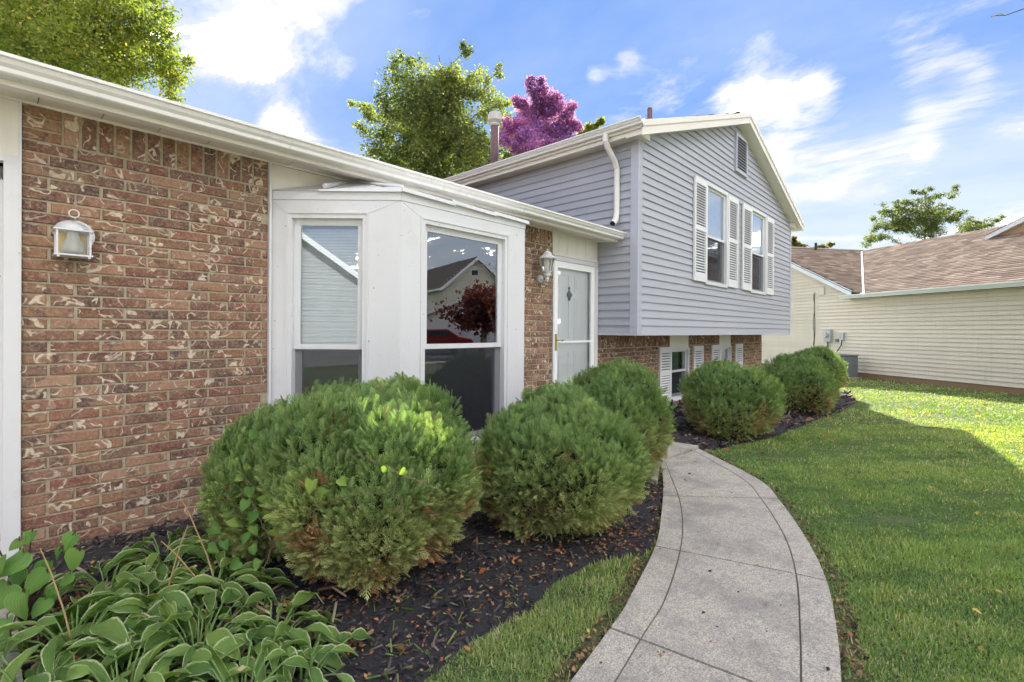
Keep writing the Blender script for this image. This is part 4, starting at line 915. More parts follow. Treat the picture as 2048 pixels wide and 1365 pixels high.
MB().obox(fn, SW, SW + .1, -9, -.2, 0, 2.5).obox(fn, 13.1, 13.2, -9, -.2, 0, 2.5).obox(fn, SW, 13.2, -9.2, -9, 0, 2.5).build('wall', M['tan'], nh)
def on_wall(px, py, d=0.0):
    r_ = ray(px, py); nx_, ny_ = -Uy, Ux; c_ = nx_ * Q0[0] + ny_ * Q0[1] + d; t = (c_) / (nx_ * r_.x + ny_ * r_.y); p_ = (r_.x * t, r_.y * t, HC + r_.z * t)
    return (p_[0] - Q0[0]) * Ux + (p_[1] - Q0[1]) * Uy, p_[2]
# things fixed on that wall
s, z = on_wall(1660, 672)
em = empty('electric_meter', NW(s, -.1, z), 'grey electric meter box on the cream siding above the rounded bushes', 'electric meter')
MB().obox(fn, s - .14, s + .14, .018, .13, z - .20, z + .20).build('box', M['metergrey'], em, bevel=.008)
mb = MB(); mb.tube([NW(s, -.13, z + .02), NW(s, -.23, z + .02)], [.085, .075], 18).build('dial', M['galv'], em)
MB().tube([NW(s + .02, -.07, z - .2), NW(s + .02, -.07, z - .75)], .028, 8).build('conduit', M['acgrey'], em)
s2, z2 = on_wall(1687, 673)
sw = empty('switch_box', NW(s2, -.1, z2), 'small grey switch box right of the electric meter, its cable running down', 'switch box')
MB().obox(fn, s2 - .075, s2 + .075, .018, .09, z2 - .12, z2 + .12).build('box', M['metergrey'], sw, bevel=.006)
MB().tube([NW(s2, -.06, z2 - .1), NW(s2 + .0, -.09, z2 - .3), NW(s2 + .14, -.20, z2 - .62)], .016, 6).build('cable', M['black'], sw)
s3, z3 = on_wall(1676, 681)
MB().obox(fn, s3 - .05, s3 + .05, .018, .07, z3 - .06, z3 + .05).build('junction_box', M['acgrey'], sw)
s4, z4 = on_wall(1631, 585); s5, z5 = on_wall(1629, 688)
cb = empty('phone_cable', NW(s4, -.05, z4), 'thin dark cable hanging down the cream siding from a tan box', 'cable')
mb = MB(); mb.tube([NW(s4 + .02 * math.sin(k), -.03, z4 + (z5 - .3 - z4) * k / 8) for k in range(9)], .010, 5); mb.tube([NW(s4 + .03 + .025 * math.cos(k * 1.4), -.035, z4 - .05 + (z5 - z4) * k / 8) for k in range(9)], .008, 5); mb.build('wire', M['black'], cb)
MB().obox(fn, s4 - .42, s4 - .20, .018, .06, z4 - .12, z4 + .14).build('box', M['tan'], cb)
ac = empty('air_conditioner', NW(3.55, -.75, 0), 'grey air conditioner unit on the grass by the cream wall', 'air conditioner')
s6, _ = on_wall(1690, 700, .5)
mb = MB(); mb.obox(fn, s6 - .36, s6 + .36, .38, 1.1, .05, .70); acb = mb.build('cabinet', M['acgrey'], ac, bevel=.03)
for i in range(14):
    zz = .10 + i * .04; MB().obox(fn, s6 - .35, s6 + .35, 1.1, 1.112, zz, zz + .022).build('grille_bar', M['acgrey'], acb)
MB().obox(fn, s6 - .40, s6 + .40, .34, 1.14, -.02, .05).build('pad', M['concrete'], ac)
mb = MB(); mb.obox(fn, s6 - .38, s6 + .38, .36, 1.12, .70, .725).build('lid', M['acgrey'], ac, bevel=.01)

# ================================================================== BEHIND THE CAMERA: driveway, street, houses across (seen in the windows)
ground_sheet('driveway', [(-3.4, 4.19), (.09, 4.19), (.09, -9), (-3.4, -9)], .030, M['concrete'], kind='structure')
ground_sheet('street', [(-120, -17), (140, -17), (140, -10.6), (-120, -10.6)], .012, flat('asphalt', (.10, .10, .10), .9), kind='structure')
ground_sheet('pavement', [(-120, -10.4), (140, -10.4), (140, -9), (-120, -9)], .020, M['concrete'], kind='structure')
def virt(px, t, Yp=3.49):
    a = (px - CX) / FPX; return Vector((t * (_f0.x + _r0.x * a), 2 * Yp - t * (_f0.y + _r0.y * a)))
brownroof = flat('dark_brown_shingles', (.11, .075, .06), .95)
def simple_house(A, B, depth, ze, za, label, wallm, roofm=brownroof, win=()):
    A, B = Vector(A), Vector(B); u = (B - A).normalized(); n = Vector(depth).normalized(); D = Vector(depth).length
    c = (A + B) / 2; h = empty('house', (c.x, c.y, 0), label, 'house')
    P = lambda a, d, z: (A.x + u.x * a + n.x * d, A.y + u.y * a + n.y * d, z); Lw = (B - A).length
    mb = MB(); mb.hexa([P(0, 0, 0), P(Lw, 0, 0), P(Lw, D, 0), P(0, D, 0), P(0, 0, ze), P(Lw, 0, ze), P(Lw, D, ze), P(0, D, ze)]); mb.poly([P(0, 0, ze), P(Lw, 0, ze), P(Lw / 2, 0, za - .1)]); mb.poly([P(0, D, ze), P(Lw, D, ze), P(Lw / 2, D, za - .1)])
    wl = mb.build('wall', wallm, h); mb = MB(); rr = MB()
    for s_ in (0, 1):
        a0 = -.4 if s_ == 0 else Lw + .4; z0 = ze - .4 * (za - ze) / (Lw / 2)
        mb.hexa([P(a0, -.35, z0), P(Lw / 2, -.35, za), P(Lw / 2, D + .3, za), P(a0, D + .3, z0), P(a0, -.35, z0 + .1), P(Lw / 2, -.35, za + .1), P(Lw / 2, D + .3, za + .1), P(a0, D + .3, z0 + .1)])
        rr.hexa([P(a0, -.39, z0 - .14), P(Lw / 2, -.39, za - .14), P(Lw / 2, -.355, za - .14), P(a0, -.355, z0 - .14), P(a0, -.39, z0 + .09), P(Lw / 2, -.39, za + .09), P(Lw / 2, -.355, za + .09), P(a0, -.355, z0 + .09)])
        rr.hexa([P(a0 - (.08 if s_ == 0 else -.08), -.35, z0 - .04), P(a0, -.35, z0 - .04), P(a0, D + .3, z0 - .04), P(a0 - (.08 if s_ == 0 else -.08), D + .3, z0 - .04), P(a0 - (.08 if s_ == 0 else -.08), -.35, z0 + .08), P(a0, -.35, z0 + .08), P(a0, D + .3, z0 + .08), P(a0 - (.08 if s_ == 0 else -.08), D + .3, z0 + .08)])
    mb.build('roof', roofm, h); rr.build('gutter', M['white'], h)
    # clapboard courses
    cb_ = MB(); z = .3
    while z < za - .5:
        w0 = max(0, (z - ze) / (za - ze) * Lw / 2) + .02 if z > ze else 0
        cb_.hexa([P(w0, -.016, z), P(Lw - w0, -.016, z), P(Lw - w0, 0, z), P(w0, 0, z), P(w0, -.003, z + .19), P(Lw - w0, -.003, z + .19), P(Lw - w0, 0, z + .19), P(w0, 0, z + .19)]); z += .2
    cb_.build('cladding', wallm, h, kind='stuff')
    for (a0, a1, z0, z1, m_) in win:
        MB().hexa([P(a0, -.05, z0), P(a1, -.05, z0), P(a1, 0, z0), P(a0, 0, z0), P(a0, -.05, z1), P(a1, -.05, z1), P(a1, 0, z1), P(a0, 0, z1)]).build('window' if m_ else 'garage_door', M['white'], h)
        if m_: MB().hexa([P(a0 + .08, -.06, z0 + .08), P(a1 - .08, -.06, z0 + .08), P(a1 - .08, -.05, z0 + .08), P(a0 + .08, -.05, z0 + .08), P(a0 + .08, -.06, z1 - .08), P(a1 - .08, -.06, z1 - .08), P(a1 - .08, -.05, z1 - .08), P(a0 + .08, -.05, z1 - .08)]).build('pane', M['black'], h)
    return h
tanl = flat('pale_yellow_cladding', (.64, .60, .48), .6); whl = flat('white_cladding', (.72, .72, .70), .6)
A = virt(886, 34); B_ = virt(1012, 35.5); dd = virt(790, 43) - A
simple_house(A, B_, dd, 4.5, 6.5, 'two-storey pale house with a gable, reflected in the bay window', tanl, win=((1.9, 2.5, 5.2, 5.7, 1),))
A = virt(845, 29.5); B_ = virt(1010, 29.5); simple_house(A, B_, (B_ - A).orthogonal().normalized() * -3.4 if (B_ - A).orthogonal().dot(Vector((1, -1))) < 0 else (B_ - A).orthogonal().normalized() * 3.4, 2.3, 3.3, 'low white garage of the house across the street', whl, win=((1.5, 4.3, .05, 2.1, 0),))
simple_house((-12.5, 5.5), (-12.5, -4.5), (-9, 0), 2.7, 5.7, 'white-sided house on the garage side of the brick house', flat('light_grey_cladding', (.27, .27, .28), .6), win=((1.0, 2.2, 1.2, 2.5, 1),))
simple_house((-6, -30), (7, -30), (0, -9), 2.7, 5.3, 'tan house straight across the street', tanl, win=((2, 3.6, 1, 2.3, 1), (8, 11.5, .05, 2.2, 0)))
# parked red car across the street
cc0 = virt(868, 27.5); car = empty('parked_car', (cc0.x, cc0.y, 0), 'red hatchback parked across the street, reflected in the bay window', 'car')
ca = MB(); prof = [(-2.1, .35), (-2.1, .8), (-1.9, .95), (-1.3, 1.0), (-.7, 1.42), (.6, 1.45), (1.3, 1.02), (2.0, .9), (2.15, .6), (2.15, .35)]
k = len(ca.v); hw = .86
ddx, ddy = .85, .52
def CP(a, b_, z): return (cc0.x + ddx * a - ddy * b_, cc0.y + ddy * a + ddx * b_, z)
ca.sweep([(a, z) for a, z in prof], lambda a, d, z: CP(d, a, z), -hw, hw); cbd = ca.build('body', M['redcar'], car, bevel=.05)
for s_ in (-1, 1):
    q = MB(); q.poly([CP(-.95, s_ * .868, 1.02), CP(-.62, s_ * .868, 1.34), CP(.5, s_ * .868, 1.36), CP(1.0, s_ * .868, 1.04)]); q.build('side_window', M['black'], car)
    for a in (-1.35, 1.35):
        q = MB(); q.tube([CP(a, s_ * .70, .33), CP(a, s_ * .90, .33)], .33, 18); wh = q.build('wheel', M['black'], car); q = MB(); q.tube([CP(a, s_ * .90, .33), CP(a, s_ * .915, .33)], .2, 14); q.build('rim', M['galv'], wh)
    q = MB(); q.tube([CP(-2.1, s_ * .62, .78), CP(-2.13, s_ * .62, .78)], .10, 10); q.build('tail_light', M['redcar'], car)

# ================================================================== TREES
def unit(n): v = rng.normal(size=(n, 3)); return v / np.linalg.norm(v, axis=1, keepdims=True)
def at_depth(px, py, t): d = ray(px, py); return np.array((d.x * t, d.y * t, HC + d.z * t))
LEAF_V = [(0, 0, 0), (.42, .45, .12), (0, 1, 0), (-.42, .45, .12)]; LEAF_F = [(0, 1, 2, 3)]
def tree(name, label, lobes, t, leaf, nl, cols, base_px, seed, spread=.45, needle=False, sub=15, trunk=.22, cat='tree', gap=.75, up=.35):
    r_ = np.random.default_rng(seed); ctr = []; rad = []
    for (px, py, rp_) in lobes:
        R_ = rp_ / FPX * t; c = at_depth(px, py, t + r_.uniform(-.5, .5) * min(R_ * 2, 3)); n = max(3, int(sub * (rp_ / 50) ** 1.6 + 3))
        d = r_.normal(size=(n, 3)); d /= np.linalg.norm(d, axis=1, keepdims=True); rr = r_.uniform(.1, 1, (n, 1)) ** .5 * .86
        ctr.append(c + d * rr * R_ * np.array((1, 1, 1))); rad.append(np.full(n, min(R_ * .27, .75 if not needle else .42) + .12))
    ctr = np.concatenate(ctr); rad = np.concatenate(rad) * r_.uniform(.6, 1.25, len(ctr))
    b = at_depth(base_px, 700, t); b[2] = 0
    root = empty(name, tuple(b), label, cat)
    top = ctr[:, 2].max(); zl = ctr[:, 2].min()
    mb = MB(); cx_, cy_ = ctr[:, 0].mean(), ctr[:, 1].mean(); spine = []
    for i in range(9):
        f = i / 8; spine.append(np.array((b[0] + (cx_ - b[0]) * f ** 1.3 + r_.normal() * .08 * i / 4, b[1] + (cy_ - b[1]) * f ** 1.3 + r_.normal() * .08 * i / 4, top * .93 * f)))
    mb.tube([tuple(p) for p in spine], [trunk * (1 - .88 * i / 8) for i in range(9)], 9); mb.build('trunk', M['bark'], root, smooth=True)
    spA = np.array(spine); dsp = np.min(np.linalg.norm(ctr[:, None] - spA[None, 2:], axis=2), axis=1); order = np.argsort(dsp); par = np.zeros_like(ctr); done = []
    mb = MB()
    for q, i in enumerate(order):
        c = ctr[i]; zz = max(.12 * top, c[2] - dsp[i] * .9 - .3); f = min(.98, zz / (top * .93)) * 8; ii = int(f); sp = spine[ii] + (spine[min(ii + 1, 8)] - spine[ii]) * (f - ii); best = sp; bd = np.linalg.norm(c - sp) * (.8 if q > 6 else .1)
        if done:
            dn_ = np.array(done); dd2 = np.linalg.norm(ctr[dn_] - c, axis=1) + np.maximum(0, ctr[dn_, 2] - c[2]) * 1.2; k2 = np.argmin(dd2)
            if dd2[k2] < bd: best = ctr[dn_[k2]]
        par[i] = best; done.append(i); mid = (best + c) / 2 + r_.normal(size=3) * .08 * np.linalg.norm(c - best); th = .007 + .004 * np.linalg.norm(c - best) + .02 * math.exp(-dsp[i] / 1.2)
        mb.tube([tuple(best), tuple(mid), tuple(c)], [th * 1.4, th, th * .5], 4, caps=False)
        for q2 in range(3):
            e = c + r_.normal(size=3) * rad[i] * .8; mb.tube([tuple(c), tuple(e)], [th * .5, th * .15], 3, caps=False)
    mb.build('limb', M['bark'], root, kind='stuff')
    w_ = rad ** 1.6; idx = r_.choice(len(ctr), nl, p=w_ / w_.sum())
    d = r_.normal(size=(nl, 3)); rn = r_.uniform(0, 1, (nl, 1)) ** .45; d = d / np.linalg.norm(d, axis=1, keepdims=True) * rn
    if needle: d[:, 2] *= .55
    seg = ctr[idx] - par[idx]; sl = np.linalg.norm(seg, axis=1, keepdims=True); seg = seg * np.minimum(1, 1.6 / np.maximum(sl, 1e-3))
    P = ctr[idx] - seg * (r_.uniform(0, 1, (nl, 1)) ** 1.5) * .8 + d * rad[idx][:, None]
    keepm = vnoise(P * 2.6, seed + 5) > -.38 * gap * 2
    P = P[keepm]; idx = idx[keepm]; n = len(P)
    fw = r_.normal(size=(n, 3)); fw[:, 2] -= up; upv = r_.normal(size=(n, 3)); upv[:, 2] += .7
    Rm = basis(fw, upv); cl = np.array(cols); mixv = np.clip(.5 + .9 * vnoise(P * .9, seed + 9) + r_.normal(size=n) * .22, 0, 1)
    clr = cl[0] * (1 - mixv[:, None]) + cl[1] * mixv[:, None]; sel = r_.uniform(size=n) < .08; clr[sel] = cl[2]; clr *= r_.uniform(.8, 1.2, (n, 1))
    S = leaf * r_.uniform(.6, 1.3, n)
    tv = np.array(LEAF_V) * (np.array((.42, 1, 1)) if needle else 1)
    scatter('crown', tv, LEAF_F, Rm, P, S, M['treeleaf'], root, clr, kind='stuff')
    return root
tree('maple_tree', 'yellow-green maple whose crown hangs over the garage roof', [(40, 60, 110), (150, 95, 105), (250, 60, 95), (290, 120, 70), (340, 140, 48), (345, 185, 26), (310, 20, 50), (100, -60, 130), (375, 120, 18), (240, -60, 100), (330, 75, 30), (200, 150, 50), (-80, 30, 120), (-60, -80, 150)],
     15.0, .085, 110000, [(.13, .19, .055), (.36, .38, .085), (.52, .40, .12)], 60, 11, trunk=.2)
tree('maple_tree', 'tall green tree standing behind the low roof, left of the flue pipe', [(860, 250, 100), (805, 195, 62), (925, 170, 56), (775, 290, 60), (905, 310, 90), (880, 200, 60), (828, 120, 24), (785, 132, 18), (926, 105, 20), (926, 86, 8), (998, 145, 17), (745, 225, 28), (703, 208, 9), (725, 215, 14), (980, 215, 42), (840, 335, 70), (955, 310, 55), (790, 335, 45), (870, 160, 30), (800, 108, 9), (965, 160, 22), (720, 255, 16), (760, 350, 30), (1015, 250, 30), (1020, 300, 40), (1005, 200, 20), (1000, 335, 40)],
     25.0, .125, 62000, [(.095, .135, .065), (.27, .30, .115), (.44, .40, .14)], 905, 12, trunk=.16)
tree('coloured_tree', 'tree with lens-flare violet painted into its leaves, between the flue pipe and the grey gable roof', [(1078, 235, 48), (1060, 180, 20), (1095, 190, 24), (1122, 222, 32), (1032, 262, 38), (1148, 262, 22), (1090, 285, 55), (1040, 205, 18), (1130, 290, 36), (1084, 162, 8), (1060, 160, 6), (1060, 300, 50)],
     23.0, .12, 40000, [(.22, .12, .48), (.60, .24, .78), (.86, .32, .70)], 1085, 13, trunk=.14, sub=14)  # violet of the lens flare is painted into these leaf colours
tree('young_tree', 'small olive tree tips showing over the grey gutter, right of the flare-tinted tree', [(1186, 252, 13), (1202, 246, 7), (1168, 268, 11), (1190, 280, 14), (1205, 290, 16)], 27.0, .16, 3200, [(.14, .16, .04), (.30, .33, .05), (.38, .33, .08)], 1190, 14, trunk=.06)
tree('pine_tree', 'open-branched pine rising behind the brown roof of the cream house', [(1780, 427, 24), (1760, 415, 12), (1825, 465, 44), (1765, 465, 32), (1850, 415, 26), (1812, 418, 22), (1882, 402, 18), (1900, 388, 12), (1915, 376, 9), (1840, 390, 15), (1862, 378, 9), (1878, 445, 36), (1900, 430, 22), (1972, 445, 15), (1940, 455, 26), (1992, 438, 9), (2003, 434, 5), (1740, 480, 20), (1800, 450, 34), (1845, 440, 34), (1925, 428, 12), (1955, 465, 26), (1745, 440, 8), (1790, 405, 8), (1825, 385, 7)],
     38.0, .19, 19000, [(.07, .10, .06), (.17, .20, .09), (.26, .25, .12)], 1845, 15, needle=True, trunk=.2, gap=.55, sub=20)
tree('far_tree', 'tiny treetop peeping over the far ridge of the cream house', [(1645, 493, 6), (1662, 490, 5), (1632, 495, 4), (1590, 490, 8), (1586, 480, 5)], 60.0, .3, 1400, [(.14, .13, .07), (.22, .20, .09), (.30, .22, .12)], 1645, 16, trunk=.15)
# trees across the street (reflections)
def plain_tree(x, y, h, r0, label, cols, nl, seed, name='tree'):
    r_ = np.random.default_rng(seed); root = empty(name, (x, y, 0), label, 'tree'); MB().tube([(x, y, 0), (x + .1, y, h * .4), (x, y + .1, h * .85)], [.18, .13, .03], 8).build('trunk', M['bark'], root)
    c = np.array((x, y, h * .62)); cl_ = c + (r_.normal(size=(60, 3)) * np.array((r0, r0, h * .28)) * .5); i = r_.integers(0, 60, nl); P = cl_[i] + r_.normal(size=(nl, 3)) * r0 * .16
    m_ = r_.uniform(size=(nl, 1)); scatter('crown', LEAF_V, LEAF_F, basis(r_.normal(size=(nl, 3)), r_.normal(size=(nl, 3))), P, r_.uniform(.1, .24, nl), M['treeleaf'], root, np.array(cols[0]) * m_ + np.array(cols[1]) * (1 - m_), kind='stuff')
v_ = virt(965, 24); plain_tree(v_.x, v_.y, 3.9, 1.3, 'dark red-leaved ornamental tree reflected in the bay window', [(.10, .02, .03), (.16, .05, .05)], 5000, 31, 'coloured_tree')
v_ = virt(1060, 44); plain_tree(v_.x, v_.y, 9, 3.0, 'green tree beside the house across the street', [(.06, .10, .03), (.16, .20, .05)], 6000, 32)
plain_tree(-9, -24, 10, 3.4, 'broad green tree across the street, at the driveway end', [(.06, .10, .03), (.16, .20, .05)], 7000, 33)
plain_tree(30, -6, 5.5, 3.0, 'green yard tree far past the end of the lawn', [(.06, .10, .03), (.14, .19, .05)], 6000, 34)

# ================================================================== ROUND BUSHES
sp_v, sp_f = [], []
def leaflet(p0, p1, w_):
    p0, p1 = np.array(p0), np.array(p1); d = p1 - p0; s = np.array((-d[1], d[0], 0)); s = s / (np.linalg.norm(s) + 1e-9) * w_; k = len(sp_v)
    sp_v.extend([p0, p0 + d * .55 + s + (0, 0, .03), p1, p0 + d * .55 - s]); sp_f.append((k, k + 1, k + 2, k + 3))
leaflet((0, 0, 0), (0, 1, .05), .034)
for (y, a, l) in ((.18, .55, .46), (.18, -.6, .44), (.38, .5, .42), (.40, -.55, .44), (.58, .5, .34), (.60, -.45, .34), (.76, .45, .22), (.78, -.4, .22)):
    leaflet((0, y, .01), (math.sin(a) * l * 1.15, y + math.cos(a) * l, .06 * (1 if a > 0 else -1)), .034)
sp_v = np.array(sp_v); tipc = .72 + .66 * sp_v[:, 1]
def bush(px_label, c, Rx, Hh, n, size, seed, brown=.05, yellow=.3, zc=None, lump=.085, label='', grp=None, olive=1.0):
    r_ = np.random.default_rng(seed); root = empty('arborvitae_bush', (c[0], c[1], 0), label, 'bush', grp)
    zc = zc if zc is not None else Hh * .52; up_, dn = Hh - zc, zc
    def surf(d):
        l1 = vnoise(d * 4.2, seed, 7); l2 = vnoise(d * 10, seed + 1, 8); return .97 + lump * l1 * 2.9 + .10 * l2 + .10 * vnoise(d * np.array((9, 9, 2.6)), seed + 2, 6)
    nt_ = int(1350 * (Rx / .65) ** 2 * (.070 / size) ** 1.2); td = r_.normal(size=(nt_, 3)); td /= np.linalg.norm(td, axis=1, keepdims=True); td = td[td[:, 2] > -.82]; nt_ = len(td)
    tup = r_.uniform(-.085, .035, nt_); ti = r_.integers(0, nt_, n); off = r_.normal(size=(n, 3)) * (.060 * (size / .070) ** .8 / Rx); d = td[ti] + off; d /= np.linalg.norm(d, axis=1, keepdims=True)
    od = np.linalg.norm(off, axis=1) * Rx; rad = surf(td)[ti] + tup[ti] - (od / size) ** 2 * .040 + r_.uniform(-.05, .015, n)
    sc = np.where(d[:, 2:] > 0, up_, dn); scl = np.concatenate([np.full((n, 2), Rx), sc], 1); P = np.array((c[0], c[1], zc)) + d * rad[:, None] * scl; k_ = P[:, 2] > .05
    P, d, off, ti = P[k_], d[k_], off[k_], ti[k_]; n = len(P)
    tt = np.cross(d, np.array((0, 0, 1.0))); upt = np.cross(tt, d); upt /= np.maximum(np.linalg.norm(upt, axis=1, keepdims=True), .05)
    fw = upt * .75 + d * r_.uniform(.15, .95, (n, 1)) + off / (.060 * (size / .070) ** .8 / Rx) * .38 + r_.normal(size=(n, 3)) * .22
    upv = d * r_.choice([1.0, .15], (n, 1), p=[.65, .35]) + r_.normal(size=(n, 3)) * .42
    Rm = basis(fw, upv); patch = vnoise(d * 3.1, seed + 3, 6); f2 = vnoise(P * 22, seed + 4, 6)
    g0, g1 = np.array((.165, .250, .088)), np.array((.37, .42, .145)); low = np.clip(.45 - d[:, 2], 0, 1)
    tj = r_.normal(size=nt_)[ti] * .16
    m_ = np.clip(tj + yellow * (.35 + .9 * low) + .35 * patch + .22 * f2 + r_.normal(size=n) * .12, 0, 1)[:, None]; C = g0 * (1 - m_) + g1 * m_
    ol = np.array((.37, .37, .165)); mo = np.clip(low * 1.2 * olive - .35 + r_.normal(size=n) * .15, 0, .8)[:, None]; C = C * (1 - mo) + ol * mo
    br = (vnoise(d * 7, seed + 6, 6) + .25 * r_.normal(size=n) + low * .7 > 1.02 - brown * 5); C[br] = np.array((.36, .20, .11)) * r_.uniform(.6, 1.3, (br.sum(), 1)); C *= r_.uniform(.82, 1.2, (n, 1))
    S = size * r_.uniform(.65, 1.25, n)
    scatter('foliage', sp_v, sp_f, Rm, P, S, M['foliage'], root, C, tipc, kind='stuff')
    # inner mass of old twigs
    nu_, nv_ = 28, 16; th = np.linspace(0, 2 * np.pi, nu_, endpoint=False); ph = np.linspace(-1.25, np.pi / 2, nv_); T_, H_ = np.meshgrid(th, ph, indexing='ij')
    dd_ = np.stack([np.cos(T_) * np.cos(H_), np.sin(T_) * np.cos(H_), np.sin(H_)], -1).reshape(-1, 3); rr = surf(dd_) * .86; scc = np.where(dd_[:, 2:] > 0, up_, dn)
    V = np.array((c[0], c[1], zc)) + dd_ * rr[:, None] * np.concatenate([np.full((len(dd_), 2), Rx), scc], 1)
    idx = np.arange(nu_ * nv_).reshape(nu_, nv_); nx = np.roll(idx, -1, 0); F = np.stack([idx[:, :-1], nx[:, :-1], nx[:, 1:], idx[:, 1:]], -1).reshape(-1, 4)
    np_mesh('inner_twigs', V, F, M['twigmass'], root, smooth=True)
    mb = MB()
    for k in range(6):
        a = k * 1.05 + .3; mb.tube([(c[0] + .04 * math.cos(a), c[1] + .04 * math.sin(a), 0), (c[0] + .12 * math.cos(a), c[1] + .12 * math.sin(a), zc * .6), (c[0] + .3 * Rx * math.cos(a), c[1] + .3 * Rx * math.sin(a), zc * 1.2)], [.022, .018, .01], 6)
    mb.build('stem', M['bark'], root, kind='stuff'); return root, surf, zc, up_, dn
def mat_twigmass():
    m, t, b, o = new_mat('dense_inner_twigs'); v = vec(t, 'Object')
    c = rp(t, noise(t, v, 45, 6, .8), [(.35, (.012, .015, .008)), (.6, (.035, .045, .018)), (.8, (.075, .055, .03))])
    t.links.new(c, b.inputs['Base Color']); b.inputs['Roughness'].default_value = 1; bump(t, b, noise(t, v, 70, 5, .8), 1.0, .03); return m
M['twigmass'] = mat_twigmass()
def atd(px, t):
    a = (px - CX) / FPX; return (t * (_f0.x + _r0.x * a), t * (_f0.y + _r0.y * a))
GB = 'round clipped arborvitae bushes along the house front'
bush(0, atd(756, 2.84), .605, 1.115, 30000, .076, 41, .045, .32, zc=.56, label='largest round bush, in front of the bay window, with a few browned patches', grp=GB)
bush(0, atd(566, 3.00), .38, .93, 11500, .074, 42, .03, .35, zc=.45, label='smaller dark bush overgrown with vine, between the brick pier and the largest bush', grp=GB)
bush(0, atd(1109, 3.47), .585, 1.00, 21000, .077, 43, .0, .42, zc=.48, label='second round bush, touching the right side of the largest one', grp=GB)
bush(0, atd(1224, 4.62), .515, 1.075, 15000, .078, 44, .0, .30, zc=.55, label='round bush in front of the entrance, behind the second one', grp=GB)
bush(0, atd(1461, 6.65), .635, 1.035, 15000, .086, 45, .0, .28, zc=.46, label='single wide round bush past the turn of the walk, below the gable', grp=GB)
bush(0, atd(1596, 8.5), .60, .97, 10000, .094, 46, .03, .24, zc=.46, label='round bush between the single wide one and the sunlit one', grp=GB)
bush(0, atd(1630, 10.8), .54, 1.08, 7500, .102, 47, .0, .35, zc=.50, label='farthest round bush, its edge lit by the sun', grp=GB)

# ================================================================== GRASS
def in_any(P, polys):
    m = np.zeros(len(P), bool)
    for q in polys: m |= pip(P[:, 0], P[:, 1], q)
    return m
HOUSES = [[(-5.2, 4.2), (14.6, 4.2), (14.6, 12.5), (-5.2, 12.5)], [(-3.4, -9), (.09, -9), (.09, 4.2), (-3.4, 4.2)], [NW(SW, 0, 0)[:2], NW(13.2, 0, 0)[:2], NW(13.2, 9, 0)[:2], NW(SW, 9, 0)[:2]], [(4.75, 3.1), (6.4, 3.1), (6.4, 4.3), (4.75, 4.3)]]
def shrink_path(g):
    c = [sum((p for p in r_), Vector()) / 4 for r_ in RW]; out = []
    for k, r_ in enumerate(RW): out.append(r_[0] + (r_[3] - r_[0]).normalized() * g)
    o2 = [r_[3] + (r_[0] - r_[3]).normalized() * g for r_ in RW]; return [(p.x, p.y) for p in out] + [(p.x, p.y) for p in o2[::-1]]
PATH_IN = shrink_path(.012)
def sample_ground(n, t0, t1, power, a0=-1.25, a1=1.35):
    """points on the ground in front, density falling with distance like t^-power"""
    u = rng.uniform(size=n); e = 2 - power
    t = (t0 ** e + u * (t1 ** e - t0 ** e)) ** (1 / e); a = rng.uniform(a0, a1, n)
    return np.stack([t * (_f0.x + _r0.x * a), t * (_f0.y + _r0.y * a)], 1), t
def make_grass(n, t0, t1, power, base_h, name='grass', label=None):
    P, t = sample_ground(n, t0, t1, power)
    k = ~in_any(P, [PATH_IN, TURN_POLY, BED1, BED2] + HOUSES)
    edge = vnoise(P * 6, 77, 6)
    P, t, edge = P[k], t[k], edge[k]
    # bare fringe along the walk and thin spots
    fr_ = in_any(P, [shrink_path(-.085)]); near = fr_ & (rng.uniform(size=len(P)) < .80 + edge * .5); P, t = P[~near], t[~near]
    n = len(P); az = rng.uniform(0, 2 * np.pi, n); clump = vnoise(P * 3.0, 21, 6); fine = vnoise(P * 11, 22, 6); big = vnoise(P * .8, 25, 5)
    lean = np.abs(rng.normal(size=n)) * .75 + .15
    fw = np.stack([np.cos(az) * lean, np.sin(az) * lean, np.ones(n)], 1); Rm = basis(fw, np.stack([np.cos(az), np.sin(az), -lean], 1))
    h = base_h * (.75 + .45 * clump + .45 * fine) * rng.uniform(.5, 1.3, n); sc = np.clip(t / 3.2, .8, 4.0)
    wv = .0033 * sc ** .85
    # blade: root pair, mid pair, tip with a bend along its local -Z
    tv = np.array([(-1, 0, 0), (1, 0, 0), (.8, .55, .06), (-.8, .55, .06), (0, 1, .26)]); V = np.repeat(tv[None], n, 0); V[:, :, 0] *= (wv * rng.uniform(.7, 1.3, n))[:, None]; V[:, :, 1] *= h[:, None]; V[:, :, 2] *= (h * rng.uniform(-1.4, 1.4, n))[:, None]
    V = np.einsum('nij,nvj->nvi', Rm, V); V[:, :, :2] += P[:, None, :]; V[:, :, 2] += .0
    V[:, :, 2] = np.maximum(V[:, :, 2], .001)
    F = np.array([(0, 1, 2), (0, 2, 3), (3, 2, 4)]); F = (F[None] + (np.arange(n) * 5)[:, None, None]).reshape(-1, 3)
    g0, g1, g2 = np.array((.170, .285, .105)), np.array((.33, .44, .150)), np.array((.58, .52, .32))
    m_ = np.clip(.45 + .75 * clump + .5 * big + .5 * fine + rng.normal(size=n) * .22, 0, 1)[:, None]; C = g0 * (1 - m_) + g1 * m_
    dry = rng.uniform(size=n) < np.clip(.12 + .16 * fine + .16 * big, .03, .5); C[dry] = g2 * rng.uniform(.7, 1.15, (dry.sum(), 1)); C *= rng.uniform(.8, 1.2, (n, 1))
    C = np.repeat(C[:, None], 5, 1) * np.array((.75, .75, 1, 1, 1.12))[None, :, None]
    np_mesh(name, V.reshape(-1, 3), F, M['grass'], None, C.reshape(-1, 3), kind='stuff', label=label)
